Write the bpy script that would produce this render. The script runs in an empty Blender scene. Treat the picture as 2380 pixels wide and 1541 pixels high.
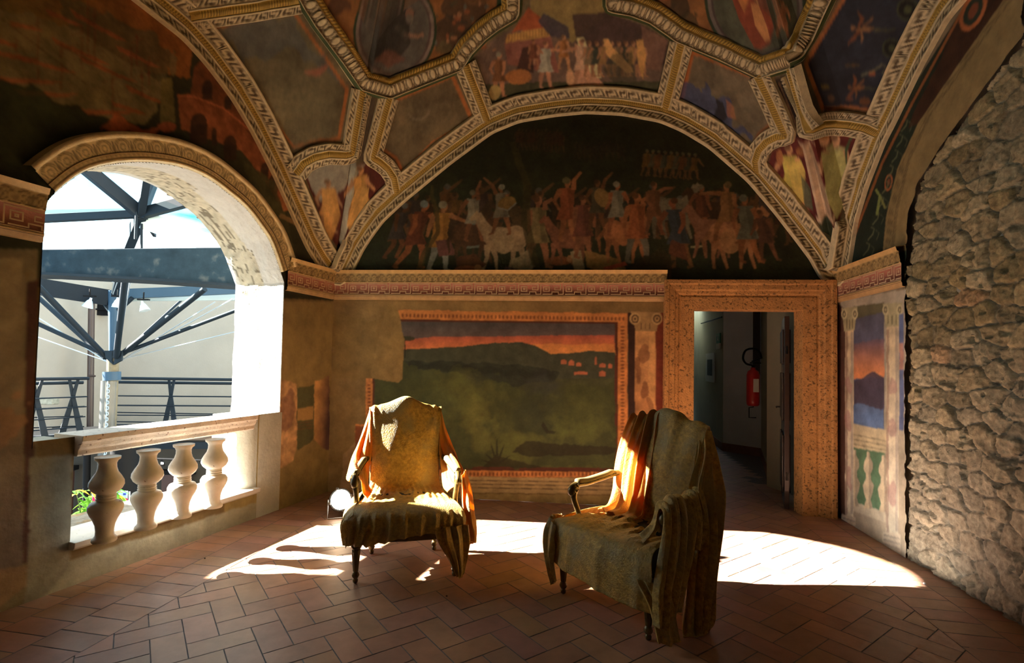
import bpy, bmesh, math, random
import numpy as np
from mathutils import Vector, Matrix
random.seed(7); RNG = np.random.RandomState(11)
SC = bpy.context.scene
COL = SC.collection
# ------------------------------------------------------------------ camera
F_PX, PITCH, ROLL, CX, CY, EYE = 1185.2, 0.03324, 0.01949, 1149.7, 801.1, 1.46
_fw = np.array([0, math.cos(PITCH), math.sin(PITCH)]); _up = np.array([0, -math.sin(PITCH), math.cos(PITCH)])
_rt = np.array([1., 0, 0])
R2 = math.cos(ROLL)*_rt+math.sin(ROLL)*_up; U2 = -math.sin(ROLL)*_rt+math.cos(ROLL)*_up
EYEP = np.array([0, 0, EYE])
cd = bpy.data.cameras.new('camera'); cam = bpy.data.objects.new('camera', cd); COL.objects.link(cam)
M = Matrix.Identity(4)
for i in range(3):
    M[i][0] = R2[i]; M[i][1] = U2[i]; M[i][2] = -_fw[i]; M[i][3] = EYEP[i]
cam.matrix_world = M
cd.sensor_width = 36; cd.lens = 36*F_PX/2380; cd.shift_x = (1190-CX)/2380; cd.shift_y = (CY-770.5)/2380
cd.clip_start = 0.02; cd.clip_end = 300
SC.camera = cam
SC.view_settings.view_transform = 'Standard'; SC.view_settings.look = 'None'
SC.view_settings.gamma = 1; SC.view_settings.use_curve_mapping = False
SC.view_settings.exposure = 0.5
# ------------------------------------------------------------------ sky and sun
SUN_AZ, SUN_EL = math.radians(-4.5), math.radians(25.9)
sd = bpy.data.lights.new('sun', 'SUN'); so = bpy.data.objects.new('sun', sd); COL.objects.link(so)
_d = Vector((math.cos(SUN_EL)*math.cos(SUN_AZ), math.cos(SUN_EL)*math.sin(SUN_AZ), -math.sin(SUN_EL)))
so.rotation_euler = _d.to_track_quat('-Z', 'Y').to_euler(); so.location = (-12, 5, 9)
sd.energy = 62; sd.angle = math.radians(0.4); sd.color = (1, .95, .86)
W = bpy.data.worlds.new('sky'); SC.world = W; W.use_nodes = True
def sky():
    nt = W.node_tree; n = nt.nodes; L = nt.links
    bg = n['Background']; tc = n.new('ShaderNodeTexCoord'); mp = n.new('ShaderNodeMapping')
    mp.inputs['Scale'].default_value = (1, 1, 4)
    no = n.new('ShaderNodeTexNoise'); no.inputs['Scale'].default_value = 3.2; no.inputs['Detail'].default_value = 7
    cr = n.new('ShaderNodeValToRGB'); cr.color_ramp.elements[0].position = .38; cr.color_ramp.elements[1].position = .60
    cr.color_ramp.elements[0].color = (.035, .26, .42, 1); cr.color_ramp.elements[1].color = (.8, .95, 1.0, 1)
    L.new(tc.outputs['Generated'], mp.inputs[0]); L.new(mp.outputs[0], no.inputs['Vector']); L.new(no.outputs['Fac'], cr.inputs[0])
    L.new(cr.outputs[0], bg.inputs[0]); bg.inputs[1].default_value = 3.7
sky()
# ------------------------------------------------------------------ pixel <-> place helpers
def ray(x, y): return _fw*F_PX+R2*(x-CX)-U2*(y-CY)
def at(x, y, Y):
    r = ray(x, y); return EYEP+r*(Y/r[1])
def onfloor(x, y, z=0.):
    r = ray(x, y); return EYEP+r*((z-EYE)/r[2])
class Wall:
    def __init__(s, a, d):
        s.n = np.array([math.cos(a), math.sin(a), 0.]); s.d = d; s.e = np.array([math.sin(a), -math.cos(a), 0.])
    def hit(s, x, y, t=0.):
        r = ray(x, y); return EYEP+r*((s.d+t)/(s.n@r))
    def uv(s, x, y, t=0.):
        p = s.hit(x, y, t); return (float(p@s.e), float(p[2]))
    def P(s, u, z, t=0.): return s.n*(s.d+t)+s.e*u+np.array([0, 0, z])
WB = Wall(1.46043943, 5.40300392); WL = Wall(2.80862190, 3.54039265); WR = Wall(-0.177952608, 2.45636950)
def meet(a, b):
    A = np.array([a.n[:2], b.n[:2]]); return np.linalg.solve(A, [a.d, b.d])
C_BL = meet(WB, WL); C_BR = meet(WB, WR)
sB0, sB1 = -2.34, 2.80
sB0 = float(C_BL@WB.e[:2]); sB1 = float(C_BR@WB.e[:2]); sL1 = float(C_BL@WL.e[:2]); sR0 = float(C_BR@WR.e[:2])
sL0, sR1 = -1.6, 1.0
C_FL = WL.P(sL0, 0)[:2]; C_FR = WR.P(sR1, 0)[:2]
# ------------------------------------------------------------------ noise
def _hash(ix, iy, sd):
    h = (ix.astype(np.int64)*374761393+iy.astype(np.int64)*668265263+sd*982451653) & 0x7fffffff
    h = ((h ^ (h >> 13))*1274126177) & 0x7fffffff
    return ((h ^ (h >> 16)) & 0xffff)/65535.
def vnoise(x, y, sd=0):
    x = np.asarray(x, float); y = np.asarray(y, float)
    ix = np.floor(x); iy = np.floor(y); fx = x-ix; fy = y-iy; fx = fx*fx*(3-2*fx); fy = fy*fy*(3-2*fy)
    ix = ix.astype(np.int64); iy = iy.astype(np.int64)
    a = _hash(ix, iy, sd); b = _hash(ix+1, iy, sd); c = _hash(ix, iy+1, sd); d = _hash(ix+1, iy+1, sd)
    return (a*(1-fx)+b*fx)*(1-fy)+(c*(1-fx)+d*fx)*fy
def fbm(x, y, sd=0, oc=4):
    v = 0; a = .5
    for i in range(oc):
        v = v+a*vnoise(np.asarray(x)*2**i, np.asarray(y)*2**i, sd+i*7); a *= .5
    return v/(1-.5**oc)
def rgb(r, g, b):
    f = lambda c: (c/255/12.92) if c/255 <= .04045 else ((c/255+.055)/1.055)**2.4
    return np.array([f(r), f(g), f(b)])
# ------------------------------------------------------------------ materials
MATS = {}
def mat(name, color=None, rough=.7, metal=0, attr=False, mott=0, mscale=6, bump=0, bscale=40, emit=None, estr=0, subcol=None, trans=0, alpha=1, sheen=0, sub=0, mott2=None, coat=0, ior=1.45):
    if name in MATS: return MATS[name]
    m = bpy.data.materials.new(name); m.use_nodes = True; MATS[name] = m
    nt = m.node_tree; n = nt.nodes; L = nt.links; p = n['Principled BSDF']
    p.inputs['Roughness'].default_value = rough; p.inputs['Metallic'].default_value = metal
    p.inputs['IOR'].default_value = ior
    src = None
    if attr:
        a = n.new('ShaderNodeAttribute'); a.attribute_name = 'Col'; src = a.outputs['Color']
    else:
        c = n.new('ShaderNodeRGB'); c.outputs[0].default_value = (*color, 1); src = c.outputs[0]
    tc = n.new('ShaderNodeTexCoord')
    if mott:
        no = n.new('ShaderNodeTexNoise'); no.inputs['Scale'].default_value = mscale; no.inputs['Detail'].default_value = 9; no.inputs['Roughness'].default_value = .65
        L.new(tc.outputs['Object'], no.inputs['Vector'])
        mr = n.new('ShaderNodeMapRange'); mr.inputs[1].default_value = .3; mr.inputs[2].default_value = .7
        mr.inputs[3].default_value = 1-mott; mr.inputs[4].default_value = 1+mott*.6
        L.new(no.outputs['Fac'], mr.inputs[0])
        mx = n.new('ShaderNodeMix'); mx.data_type = 'RGBA'; mx.blend_type = 'MULTIPLY'; mx.inputs[0].default_value = 1
        L.new(src, mx.inputs[6]); L.new(mr.outputs[0], mx.inputs[7]); src = mx.outputs[2]
    if mott2:
        no = n.new('ShaderNodeTexNoise'); no.inputs['Scale'].default_value = mott2[1]; no.inputs['Detail'].default_value = 6
        L.new(tc.outputs['Object'], no.inputs['Vector'])
        cr = n.new('ShaderNodeValToRGB'); cr.color_ramp.elements[0].position = mott2[2]; cr.color_ramp.elements[1].position = mott2[2]+mott2[3]
        L.new(no.outputs['Fac'], cr.inputs[0])
        mx = n.new('ShaderNodeMix'); mx.data_type = 'RGBA'
        L.new(cr.outputs[0], mx.inputs[0]); L.new(src, mx.inputs[6]); mx.inputs[7].default_value = (*mott2[0], 1); src = mx.outputs[2]
    L.new(src, p.inputs['Base Color'])
    if bump:
        nb = n.new('ShaderNodeTexNoise'); nb.inputs['Scale'].default_value = bscale; nb.inputs['Detail'].default_value = 8
        L.new(tc.outputs['Object'], nb.inputs['Vector'])
        b = n.new('ShaderNodeBump'); b.inputs['Strength'].default_value = bump; b.inputs['Distance'].default_value = .01
        L.new(nb.outputs['Fac'], b.inputs['Height']); L.new(b.outputs[0], p.inputs['Normal'])
    if emit is not None:
        p.inputs['Emission Color'].default_value = (*emit, 1); p.inputs['Emission Strength'].default_value = estr
    if trans: p.inputs['Transmission Weight'].default_value = trans
    if alpha < 1: p.inputs['Alpha'].default_value = alpha
    if sheen:
        p.inputs['Sheen Weight'].default_value = sheen; p.inputs['Sheen Roughness'].default_value = .35
        L.new(src, p.inputs['Sheen Tint'])
    if coat: p.inputs['Coat Weight'].default_value = coat
    if sub:   # thin cloth: part of the light passes through
        out = n['Material Output']; tr = n.new('ShaderNodeBsdfTranslucent'); ms = n.new('ShaderNodeMixShader'); ms.inputs[0].default_value = sub
        if subcol is not None: tr.inputs[0].default_value = (*subcol, 1)
        else: L.new(src, tr.inputs[0])
        L.new(p.outputs[0], ms.inputs[1]); L.new(tr.outputs[0], ms.inputs[2]); L.new(ms.outputs[0], out.inputs[0])
    return m
# ------------------------------------------------------------------ mesh helpers
def tag(o, label=None, cat=None, group=None, kind=None):
    if label: o['label'] = label
    if cat: o['category'] = cat
    if group: o['group'] = group
    if kind: o['kind'] = kind
    return o
def empty(name, loc, rz=0, label=None, cat=None, group=None):
    o = bpy.data.objects.new(name, None); COL.objects.link(o); o.location = loc; o.rotation_euler = (0, 0, rz)
    o.empty_display_size = .1
    return tag(o, label, cat, group)
def meshobj(name, V, Fc, m, parent=None, col=None, smooth=False, kind=None):
    me = bpy.data.meshes.new(name)
    V = np.asarray(V, dtype=np.float32)
    if isinstance(Fc, np.ndarray) and Fc.ndim == 2:
        k = Fc.shape[1]; nf = len(Fc)
        me.vertices.add(len(V)); me.vertices.foreach_set('co', V.ravel())
        me.loops.add(nf*k); me.loops.foreach_set('vertex_index', Fc.astype(np.int32).ravel())
        me.polygons.add(nf); me.polygons.foreach_set('loop_start', np.arange(0, nf*k, k, dtype=np.int32))
        me.update(calc_edges=True)
    else:
        me.from_pydata([tuple(map(float, v)) for v in V], [], [tuple(map(int, f)) for f in Fc])
    if col is not None:
        a = me.color_attributes.new('Col', 'FLOAT_COLOR', 'POINT')
        c4 = np.ones((len(V), 4), np.float32); c4[:, :3] = col; a.data.foreach_set('color', c4.ravel())
    if smooth: me.polygons.foreach_set('use_smooth', np.ones(len(me.polygons), bool))
    if m: me.materials.append(m)
    me.validate(); me.update()
    o = bpy.data.objects.new(name, me); COL.objects.link(o)
    if parent: o.parent = parent
    if kind: o['kind'] = kind
    return o
def gridfaces(nr, nc, keep=None, flip=False):
    i = np.arange((nr-1)*(nc-1)); r = i//(nc-1); c = i % (nc-1); a = r*nc+c
    f = np.stack([a, a+1, a+nc+1, a+nc], 1)
    if flip: f = f[:, ::-1]
    if keep is not None: f = f[keep]
    return f
class MB:
    """collects shapes that become one mesh"""
    def __init__(s): s.v = []; s.f = []
    def add(s, v, f):
        o = len(s.v); s.v += [tuple(map(float, p)) for p in v]; s.f += [tuple(i+o for i in q) for q in f]; return s
    def box(s, c, size, R=None):
        hx, hy, hz = [q/2 for q in size]
        v = [Vector((x*hx, y*hy, z*hz)) for x in (-1, 1) for y in (-1, 1) for z in (-1, 1)]
        if R is not None: v = [R @ q for q in v]
        c = Vector(c)
        return s.add([q+c for q in v], [(0, 1, 3, 2), (4, 6, 7, 5), (0, 4, 5, 1), (2, 3, 7, 6), (0, 2, 6, 4), (1, 5, 7, 3)])
    def bar(s, a, b, w, h, up=(0, 0, 1)):
        a = Vector(a); b = Vector(b); d = (b-a); L = d.length; d.normalize(); u = Vector(up)
        r = d.cross(u)
        if r.length < 1e-4: r = d.cross(Vector((1, 0, 0)))
        r.normalize(); u = r.cross(d)
        R = Matrix((r, d, u)).transposed()
        return s.box((a+b)/2, (w, L, h), R)
    def tube(s, pts, rad, n=8, caps=True):
        pts = [Vector(p) for p in pts]; m = len(pts)
        if not hasattr(rad, '__len__'): rad = [rad]*m
        v = []; pr = None
        for i, p in enumerate(pts):
            t = (pts[min(i+1, m-1)]-pts[max(i-1, 0)]).normalized()
            if pr is None:
                pr = t.cross(Vector((0, 0, 1)))
                if pr.length < 1e-3: pr = t.cross(Vector((1, 0, 0)))
            pr = (pr-t*pr.dot(t)).normalized(); q = t.cross(pr)
            for k in range(n):
                a = 2*math.pi*k/n; v.append(p+(pr*math.cos(a)+q*math.sin(a))*rad[i])
        f = [(i*n+k, i*n+(k+1) % n, (i+1)*n+(k+1) % n, (i+1)*n+k) for i in range(m-1) for k in range(n)]
        if caps: f += [tuple(range(n))[::-1], tuple((m-1)*n+k for k in range(n))]
        return s.add(v, f)
    def lathe(s, prof, c=(0, 0, 0), n=24, R=None, flute=None):
        v = []; m = len(prof); c = Vector(c)
        for (r, z) in prof:
            for k in range(n):
                a = 2*math.pi*k/n; rr = r
                if flute: rr = flute(r, z, a)
                q = Vector((rr*math.cos(a), rr*math.sin(a), z))
                if R is not None: q = R @ q
                v.append(q+c)
        f = [(i*n+k, i*n+(k+1) % n, (i+1)*n+(k+1) % n, (i+1)*n+k) for i in range(m-1) for k in range(n)]
        f += [tuple(range(n))[::-1], tuple((m-1)*n+k for k in range(n))]
        return s.add(v, f)
    def prism(s, poly, a, b):
        """poly: list of 3D points, extruded by vector b-a"""
        d = Vector(b)-Vector(a); n = len(poly); v = [Vector(p) for p in poly]+[Vector(p)+d for p in poly]
        f = [tuple(range(n))[::-1], tuple(range(n, 2*n))]+[(i, (i+1) % n, n+(i+1) % n, n+i) for i in range(n)]
        return s.add(v, f)
    def ball(s, c, r, n=10, m=7, sc=(1, 1, 1)):
        prof = [(max(1e-4, math.sin(math.pi*i/m))*r, -math.cos(math.pi*i/m)*r) for i in range(m+1)]
        return s.lathe(prof, c, n, Matrix.Diagonal(Vector(sc)))
    def build(s, name, m, parent=None, smooth=False, bevel=0, kind=None, label=None):
        o = meshobj(name, s.v, s.f, m, parent, smooth=smooth, kind=kind)
        bm = bmesh.new(); bm.from_mesh(o.data); bmesh.ops.recalc_face_normals(bm, faces=bm.faces[:]); bm.to_mesh(o.data); bm.free()
        if bevel:
            b = o.modifiers.new('bevel', 'BEVEL'); b.width = bevel; b.segments = 2; b.limit_method = 'ANGLE'
        if smooth and bevel == 0:
            o.data.set_sharp_from_angle(angle=math.radians(50))
        if label: o['label'] = label
        return o
def catmull(P, n):
    P = np.asarray(P, float); m = len(P)
    if m == 2: return P[0]+(P[1]-P[0])*np.linspace(0, 1, n)[:, None]
    Q = np.vstack([2*P[0]-P[1], P, 2*P[-1]-P[-2]])
    t = np.linspace(0, m-1, n); i = np.clip(np.floor(t).astype(int), 0, m-2); f = (t-i)[:, None]
    a, b, c, d = Q[i], Q[i+1], Q[i+2], Q[i+3]
    return .5*((2*b)+(-a+c)*f+(2*a-5*b+4*c-d)*f**2+(-a+3*b-3*c+d)*f**3)
def resample(P, step):
    P = np.asarray(P, float); d = np.r_[0, np.cumsum(np.linalg.norm(np.diff(P, axis=0), axis=1))]
    n = max(2, int(d[-1]/step)+1); t = np.linspace(0, d[-1], n)
    return np.stack([np.interp(t, d, P[:, k]) for k in range(P.shape[1])], 1), t
# ------------------------------------------------------------------ painting on surfaces
class Canvas:
    def __init__(s, u, v, base, mapf, seed=0):
        s.u = u; s.v = v; s.c = np.tile(np.asarray(base, float), (len(u), 1)); s.map = mapf; s.k = seed
        s.wob = (fbm(u*9, v*9, seed, 3)-.5); s.wob2 = (fbm(u*9+50, v*9, seed+3, 3)-.5)
    def region(s, pts, rag=0.):
        pts = [s.map(*p) for p in pts]; P = np.array([(p[0], p[1]) for p in pts])
        lo = P.min(0)-rag; hi = P.max(0)+rag
        idx = np.nonzero((s.u >= lo[0]) & (s.u <= hi[0]) & (s.v >= lo[1]) & (s.v <= hi[1]))[0]
        if len(idx) == 0: return idx
        x = s.u[idx]+rag*s.wob[idx]*2; y = s.v[idx]+rag*s.wob2[idx]*2
        ins = np.zeros(len(idx), bool); n = len(P)
        for i in range(n):
            x1, y1 = P[i]; x2, y2 = P[(i+1) % n]
            if y1 == y2: continue
            c = ((y1 > y) != (y2 > y)); ins ^= c & (x < (x2-x1)*(y-y1)/(y2-y1)+x1)
        return idx[ins]
    def poly(s, pts, color, a=1., rag=0., var=.0, vs=12):
        i = s.region(pts, rag)
        if len(i) == 0: return
        col = np.asarray(color, float)
        if var: col = col*(1+var*2*(fbm(s.u[i]*vs, s.v[i]*vs, s.k+5, 4)-.5))[:, None]
        s.c[i] = s.c[i]*(1-a)+col*a
    def grad(s, pts, c0, c1, p0, p1, a=1., rag=0., var=0.):
        i = s.region(pts, rag)
        if len(i) == 0: return
        q0 = np.array(s.map(*p0)[:2]); q1 = np.array(s.map(*p1)[:2]); d = q1-q0
        t = np.clip(((s.u[i]-q0[0])*d[0]+(s.v[i]-q0[1])*d[1])/(d@d), 0, 1)[:, None]
        col = np.asarray(c0)*(1-t)+np.asarray(c1)*t
        if var: col = col*(1+var*2*(fbm(s.u[i]*10, s.v[i]*10, s.k+5, 4)-.5))[:, None]
        s.c[i] = s.c[i]*(1-a)+col*a
    def ell(s, x, y, rx, ry, color, a=1., rot=0, n=18, **k):
        cs, sn = math.cos(rot), math.sin(rot)
        s.poly([(x+rx*math.cos(t)*cs-ry*math.sin(t)*sn, y+rx*math.cos(t)*sn+ry*math.sin(t)*cs) for t in np.linspace(0, 2*math.pi, n, endpoint=False)], color, a, **k)
    def stroke(s, pts, w, color, a=1., **k):
        pts = np.asarray(pts, float); n = len(pts)
        w = [w]*n if not hasattr(w, '__len__') else w
        L = []; R = []
        for i in range(n):
            t = pts[min(i+1, n-1)]-pts[max(i-1, 0)]; t = t/(np.linalg.norm(t)+1e-9); q = np.array([-t[1], t[0]])*w[i]/2
            L.append(tuple(pts[i]+q)); R.append(tuple(pts[i]-q))
        s.poly(L+R[::-1], color, a, **k)
    def soft(s, n=1):
        c = s.c.reshape(*s.shape, 3)
        for _ in range(n):
            for ax in (0, 1):
                p = np.pad(c, [(1, 1) if k == ax else (0, 0) for k in range(3)], 'edge')
                c = (p[:-2]+2*p[1:-1]+p[2:])/4 if ax == 0 else (p[:, :-2]+2*p[:, 1:-1]+p[:, 2:])/4
        s.c = c.reshape(-1, 3)
    def mottle(s, idx, amp, sc, sd=0):
        i = slice(None) if idx is None else idx
        s.c[i] *= (1+amp*2*(fbm(s.u[i]*sc, s.v[i]*sc, sd+s.k, 5)-.5))[:, None]
SKIN = rgb(190, 130, 85)
def person(cv, x, y, H, cloth, skin=SKIN, leg=None, lean=0., arm=None, helmet=None, face=1, seed=None):
    r = random.Random(seed if seed is not None else int(x*7+y)); leg = skin if leg is None else leg
    hx, hy = x+lean*H*.45, y-.47*H; sx, sy = x+lean*H*.85, y-.82*H
    sp = r.uniform(.1, .2)*H
    for sg in (-1, 1):
        kx = hx+sg*sp*.7+r.uniform(-.03, .03)*H
        cv.stroke([(hx+sg*.05*H, hy), (kx, y-.24*H), (x+sg*sp, y)], [.13*H, .09*H, .05*H], leg*(1 if sg > 0 else .7))
        cv.stroke([(x+sg*sp, y-.02*H), (x+sg*sp+face*.07*H, y)], .04*H, leg*.8)
    cv.poly([(sx-.12*H, sy), (sx+.12*H, sy), (hx+.1*H, hy-.06*H), (hx+.17*H, hy+.13*H), (hx-.17*H, hy+.14*H), (hx-.1*H, hy-.06*H)], cloth, var=.15, vs=25)
    cv.poly([(sx, sy), (sx+.11*H, sy+.02*H), (hx+.09*H, hy-.05*H), (hx+.14*H, hy+.12*H), (hx+.05*H, hy+.12*H)], cloth*.55, .7)
    for sg in (-1, 1):
        if arm and sg == face: pts = [(sx+sg*.1*H, sy+.03*H), (sx+arm[0]*.5*H, sy+arm[1]*.5*H), (sx+arm[0]*H, sy+arm[1]*H)]
        else:
            a = r.uniform(.1, .24)*H; pts = [(sx+sg*.11*H, sy+.03*H), (sx+sg*a, sy+.2*H), (sx+sg*(a+r.uniform(-.1, .12)*H), sy+.34*H)]
        cv.stroke(pts, [.085*H, .065*H, .04*H], skin*(1 if sg > 0 else .8))
    cv.stroke([(sx, sy), (sx+lean*.1*H, sy-.06*H)], .06*H, skin*.8)
    cv.ell(sx+lean*.12*H+face*.01*H, sy-.09*H, .05*H, .065*H, skin)
    if helmet is not None: cv.ell(sx+lean*.12*H-face*.012*H, sy-.115*H, .06*H, .055*H, helmet)
    else: cv.ell(sx+lean*.12*H-face*.02*H, sy-.12*H, .05*H, .045*H, skin*.35)
def horse(cv, x, y, Hh, color, d=1, rear=False):
    L = Hh
    cv.ell(x, y-.55*Hh, .36*L, .21*Hh, color*.9, rot=-.12*d, var=.1)
    cv.ell(x-d*.22*L, y-.56*Hh, .2*L, .23*Hh, color, var=.1)
    cv.ell(x-d*.2*L, y-.62*Hh, .12*L, .1*Hh, color*1.25, .6)
    cv.stroke([(x+d*.22*L, y-.6*Hh), (x+d*.38*L, y-.82*Hh), (x+d*.45*L, y-1.0*Hh)], [.26*Hh, .18*Hh, .12*Hh], color)
    cv.stroke([(x+d*.43*L, y-1.0*Hh), (x+d*.58*L, y-.88*Hh)], [.13*Hh, .07*Hh], color*1.1)
    for k, (ox, fx) in enumerate(((-.3, -.32), (-.18, -.1), (.2, .12), (.28, .36))):
        cv.stroke([(x+d*ox*L, y-.45*Hh), (x+d*(ox+fx)/2*L-d*.03*L, y-.22*Hh), (x+d*fx*L, y)], [.13*Hh, .07*Hh, .045*Hh], color*(.75+.1*k))
    cv.stroke([(x-d*.38*L, y-.62*Hh), (x-d*.5*L, y-.45*Hh), (x-d*.47*L, y-.2*Hh)], [.05*Hh, .07*Hh, .03*Hh], color*.6)
# ================================================================== THE ROOM
GAIN = 1.95
def A(r, g, b, k=1.):
    c = rgb(r, g, b)*GAIN*k; l = c.mean(); return np.clip((c*.86+l*.14)*np.array([.94, 1.0, 1.0]), 0, .88)
M_FRES = mat('fresco_paint', attr=True, rough=.72, mott=.28, mscale=7, bump=.35, bscale=35)
M_ORN = mat('stucco_gilt', attr=True, rough=.6, mott=.22, mscale=14, bump=.3, bscale=90)
M_STONE = mat('rubble_stone', attr=True, rough=.95, mott=.45, mscale=26, bump=1.0, bscale=45)
M_PLAS = mat('white_plaster', color=(.62, .6, .54), rough=.85, mott=.12, mscale=5, bump=.5, bscale=30, mott2=((.4, .36, .28), 18, .64, .03))
M_GREY = mat('grey_plaster', color=(.42, .38, .3), rough=.9, mott=.25, mscale=6, bump=.6, bscale=25)
# --- vault outline on each wall (spring line to crown)
def arcfn(pts, wall, mid):
    q = sorted(wall.uv(*p) for p in pts); u = np.array([a[0] for a in q]); z = np.array([a[1] for a in q])
    return u, z
_B = [(790, 640), (800, 617), (822, 570), (844, 536), (873, 497), (922, 451), (1032, 360), (1132, 286), (1200, 258), (1290, 243), (1362, 236), (1450, 240), (1544, 257), (1600, 281), (1665, 320), (1760, 402), (1823, 476), (1872, 539), (1909, 588), (1931, 629)]
_L = [(775, 635), (750, 602), (725, 560), (685, 470), (649, 389), (600, 290), (552, 208), (490, 124), (432, 58)]
_R = [(1960, 635), (1979, 510), (2005, 422), (2047, 312), (2069, 269), (2134, 130), (2196, 16)]
ub, zb_ = arcfn(_B, WB, 0); ub = np.r_[sB0, ub, sB1]; zb_ = np.r_[2.44, zb_, 2.44]
ul, zl_ = arcfn(_L, WL, 0); mL = (sL0+sL1)/2
ul = np.r_[mL, ul, sL1]; zl_ = np.r_[zl_[0]+.13, zl_, 2.44]
ur, zr_ = arcfn(_R, WR, 0); mR = (sR0+sR1)/2
ur = np.r_[sR0, ur, mR]; zr_ = np.r_[2.44, zr_, zr_[-1]+.28]
def zB(u): return np.interp(u, ub, zb_)
def zL(u): return np.interp(mL+np.abs(np.asarray(u)-mL), ul, zl_)
def zR(u): return np.interp(mR-np.abs(np.asarray(u)-mR), ur, zr_)
CEN = np.array([0.1, 2.35]); ZC = 5.75
def zF(w): return 2.44+1.75*np.sqrt(np.clip(1-(2*np.asarray(w)-1)**2, 0, 1))
CORN = [C_BL, C_BR, C_FR, C_FL]
def _side(k, P):
    if k == 0: return zB(P@WB.e[:2])
    if k == 1: return zR(P@WR.e[:2])
    if k == 2: return zF(np.linalg.norm(P-C_FR, axis=-1)/np.linalg.norm(C_FL-C_FR))
    return zL(P@WL.e[:2])
def vault_z(x, y):
    """height of the vault over a plan point: runs from the wall arcs up to the crown"""
    P = np.stack([np.atleast_1d(x), np.atleast_1d(y)], -1).astype(float); d = P-CEN
    best = np.full(len(P), 1e9); z = np.full(len(P), 2.44)
    for k in range(4):
        a = CORN[k]; b = CORN[(k+1) % 4]; e = b-a
        den = d[:, 0]*e[1]-d[:, 1]*e[0]; den = np.where(abs(den) < 1e-9, 1e-9, den)
        t = ((a-CEN)[0]*e[1]-(a-CEN)[1]*e[0])/den
        B = CEN+d*t[:, None]; w = ((B-a)@e)/(e@e)
        ok = (t > 0) & (w > -1e-3) & (w < 1.001) & (t < best)
        zz = _side(k, B); rho = np.clip(1-1/np.where(t > 0, t, 1), -1, 1)
        g = np.where(rho >= 0, 1-(1-np.clip(rho, 0, 1))**2.1, 2.1*rho)
        z = np.where(ok, zz+(ZC-zz)*g, z); best = np.where(ok, t, best)
    return z
def on_vault(x, y, down=0.):
    r = ray(x, y); r = r/r[1]
    Y = np.linspace(3.0, 6.4, 341); p = EYEP+r*Y[:, None]
    s = p[:, 2]-(vault_z(p[:, 0], p[:, 1])-down)
    i = np.nonzero(s > 0)[0]
    i = i[0] if len(i) else len(Y)-1
    if i == 0: return p[0]
    f = -s[i-1]/(s[i]-s[i-1]+1e-12); q = EYEP+r*(Y[i-1]+(Y[i]-Y[i-1])*min(1, max(0, f)))
    return q
def dens(pts, n=6, closed=True):
    pts = [np.array(p, float) for p in pts]; out = []
    m = len(pts)
    for i in range(m if closed else m-1):
        a = pts[i]; b = pts[(i+1) % m]
        k = max(1, int(np.linalg.norm(b-a)/22))
        for j in range(k): out.append(tuple(a+(b-a)*j/k))
    if not closed: out.append(tuple(pts[-1]))
    return out
# ------------------------------------------------------------------ back wall
ST = .0066
def wallgrid(wall, u0, u1, z0, z1, st=ST):
    nu = int(round((u1-u0)/st))+1; nz = int(round((z1-z0)/st))+1
    u, z = np.meshgrid(np.linspace(u0, u1, nu), np.linspace(z0, z1, nz)); return u.ravel(), z.ravel(), nz, nu
def wallverts(wall, u, z, t=0.):
    return wall.n[None]*(wall.d+np.asarray(t))[..., None]*1.+wall.e[None]*u[:, None]+np.array([0, 0, 1.])[None]*z[:, None] if hasattr(t, '__len__') else (wall.n*(wall.d+t))[None]+wall.e[None]*u[:, None]+np.array([0, 0, 1.])[None]*z[:, None]
dU0, dZ1 = WB.uv(1612, 720); dU1, _ = WB.uv(1862, 1100)
u, z, nz, nu = wallgrid(WB, sB0-.02, sB1+.02, 0, 4.5)
cv = Canvas(u, z, A(112, 86, 44), WB.uv, 3); cv.shape = (nz, nu)
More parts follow.
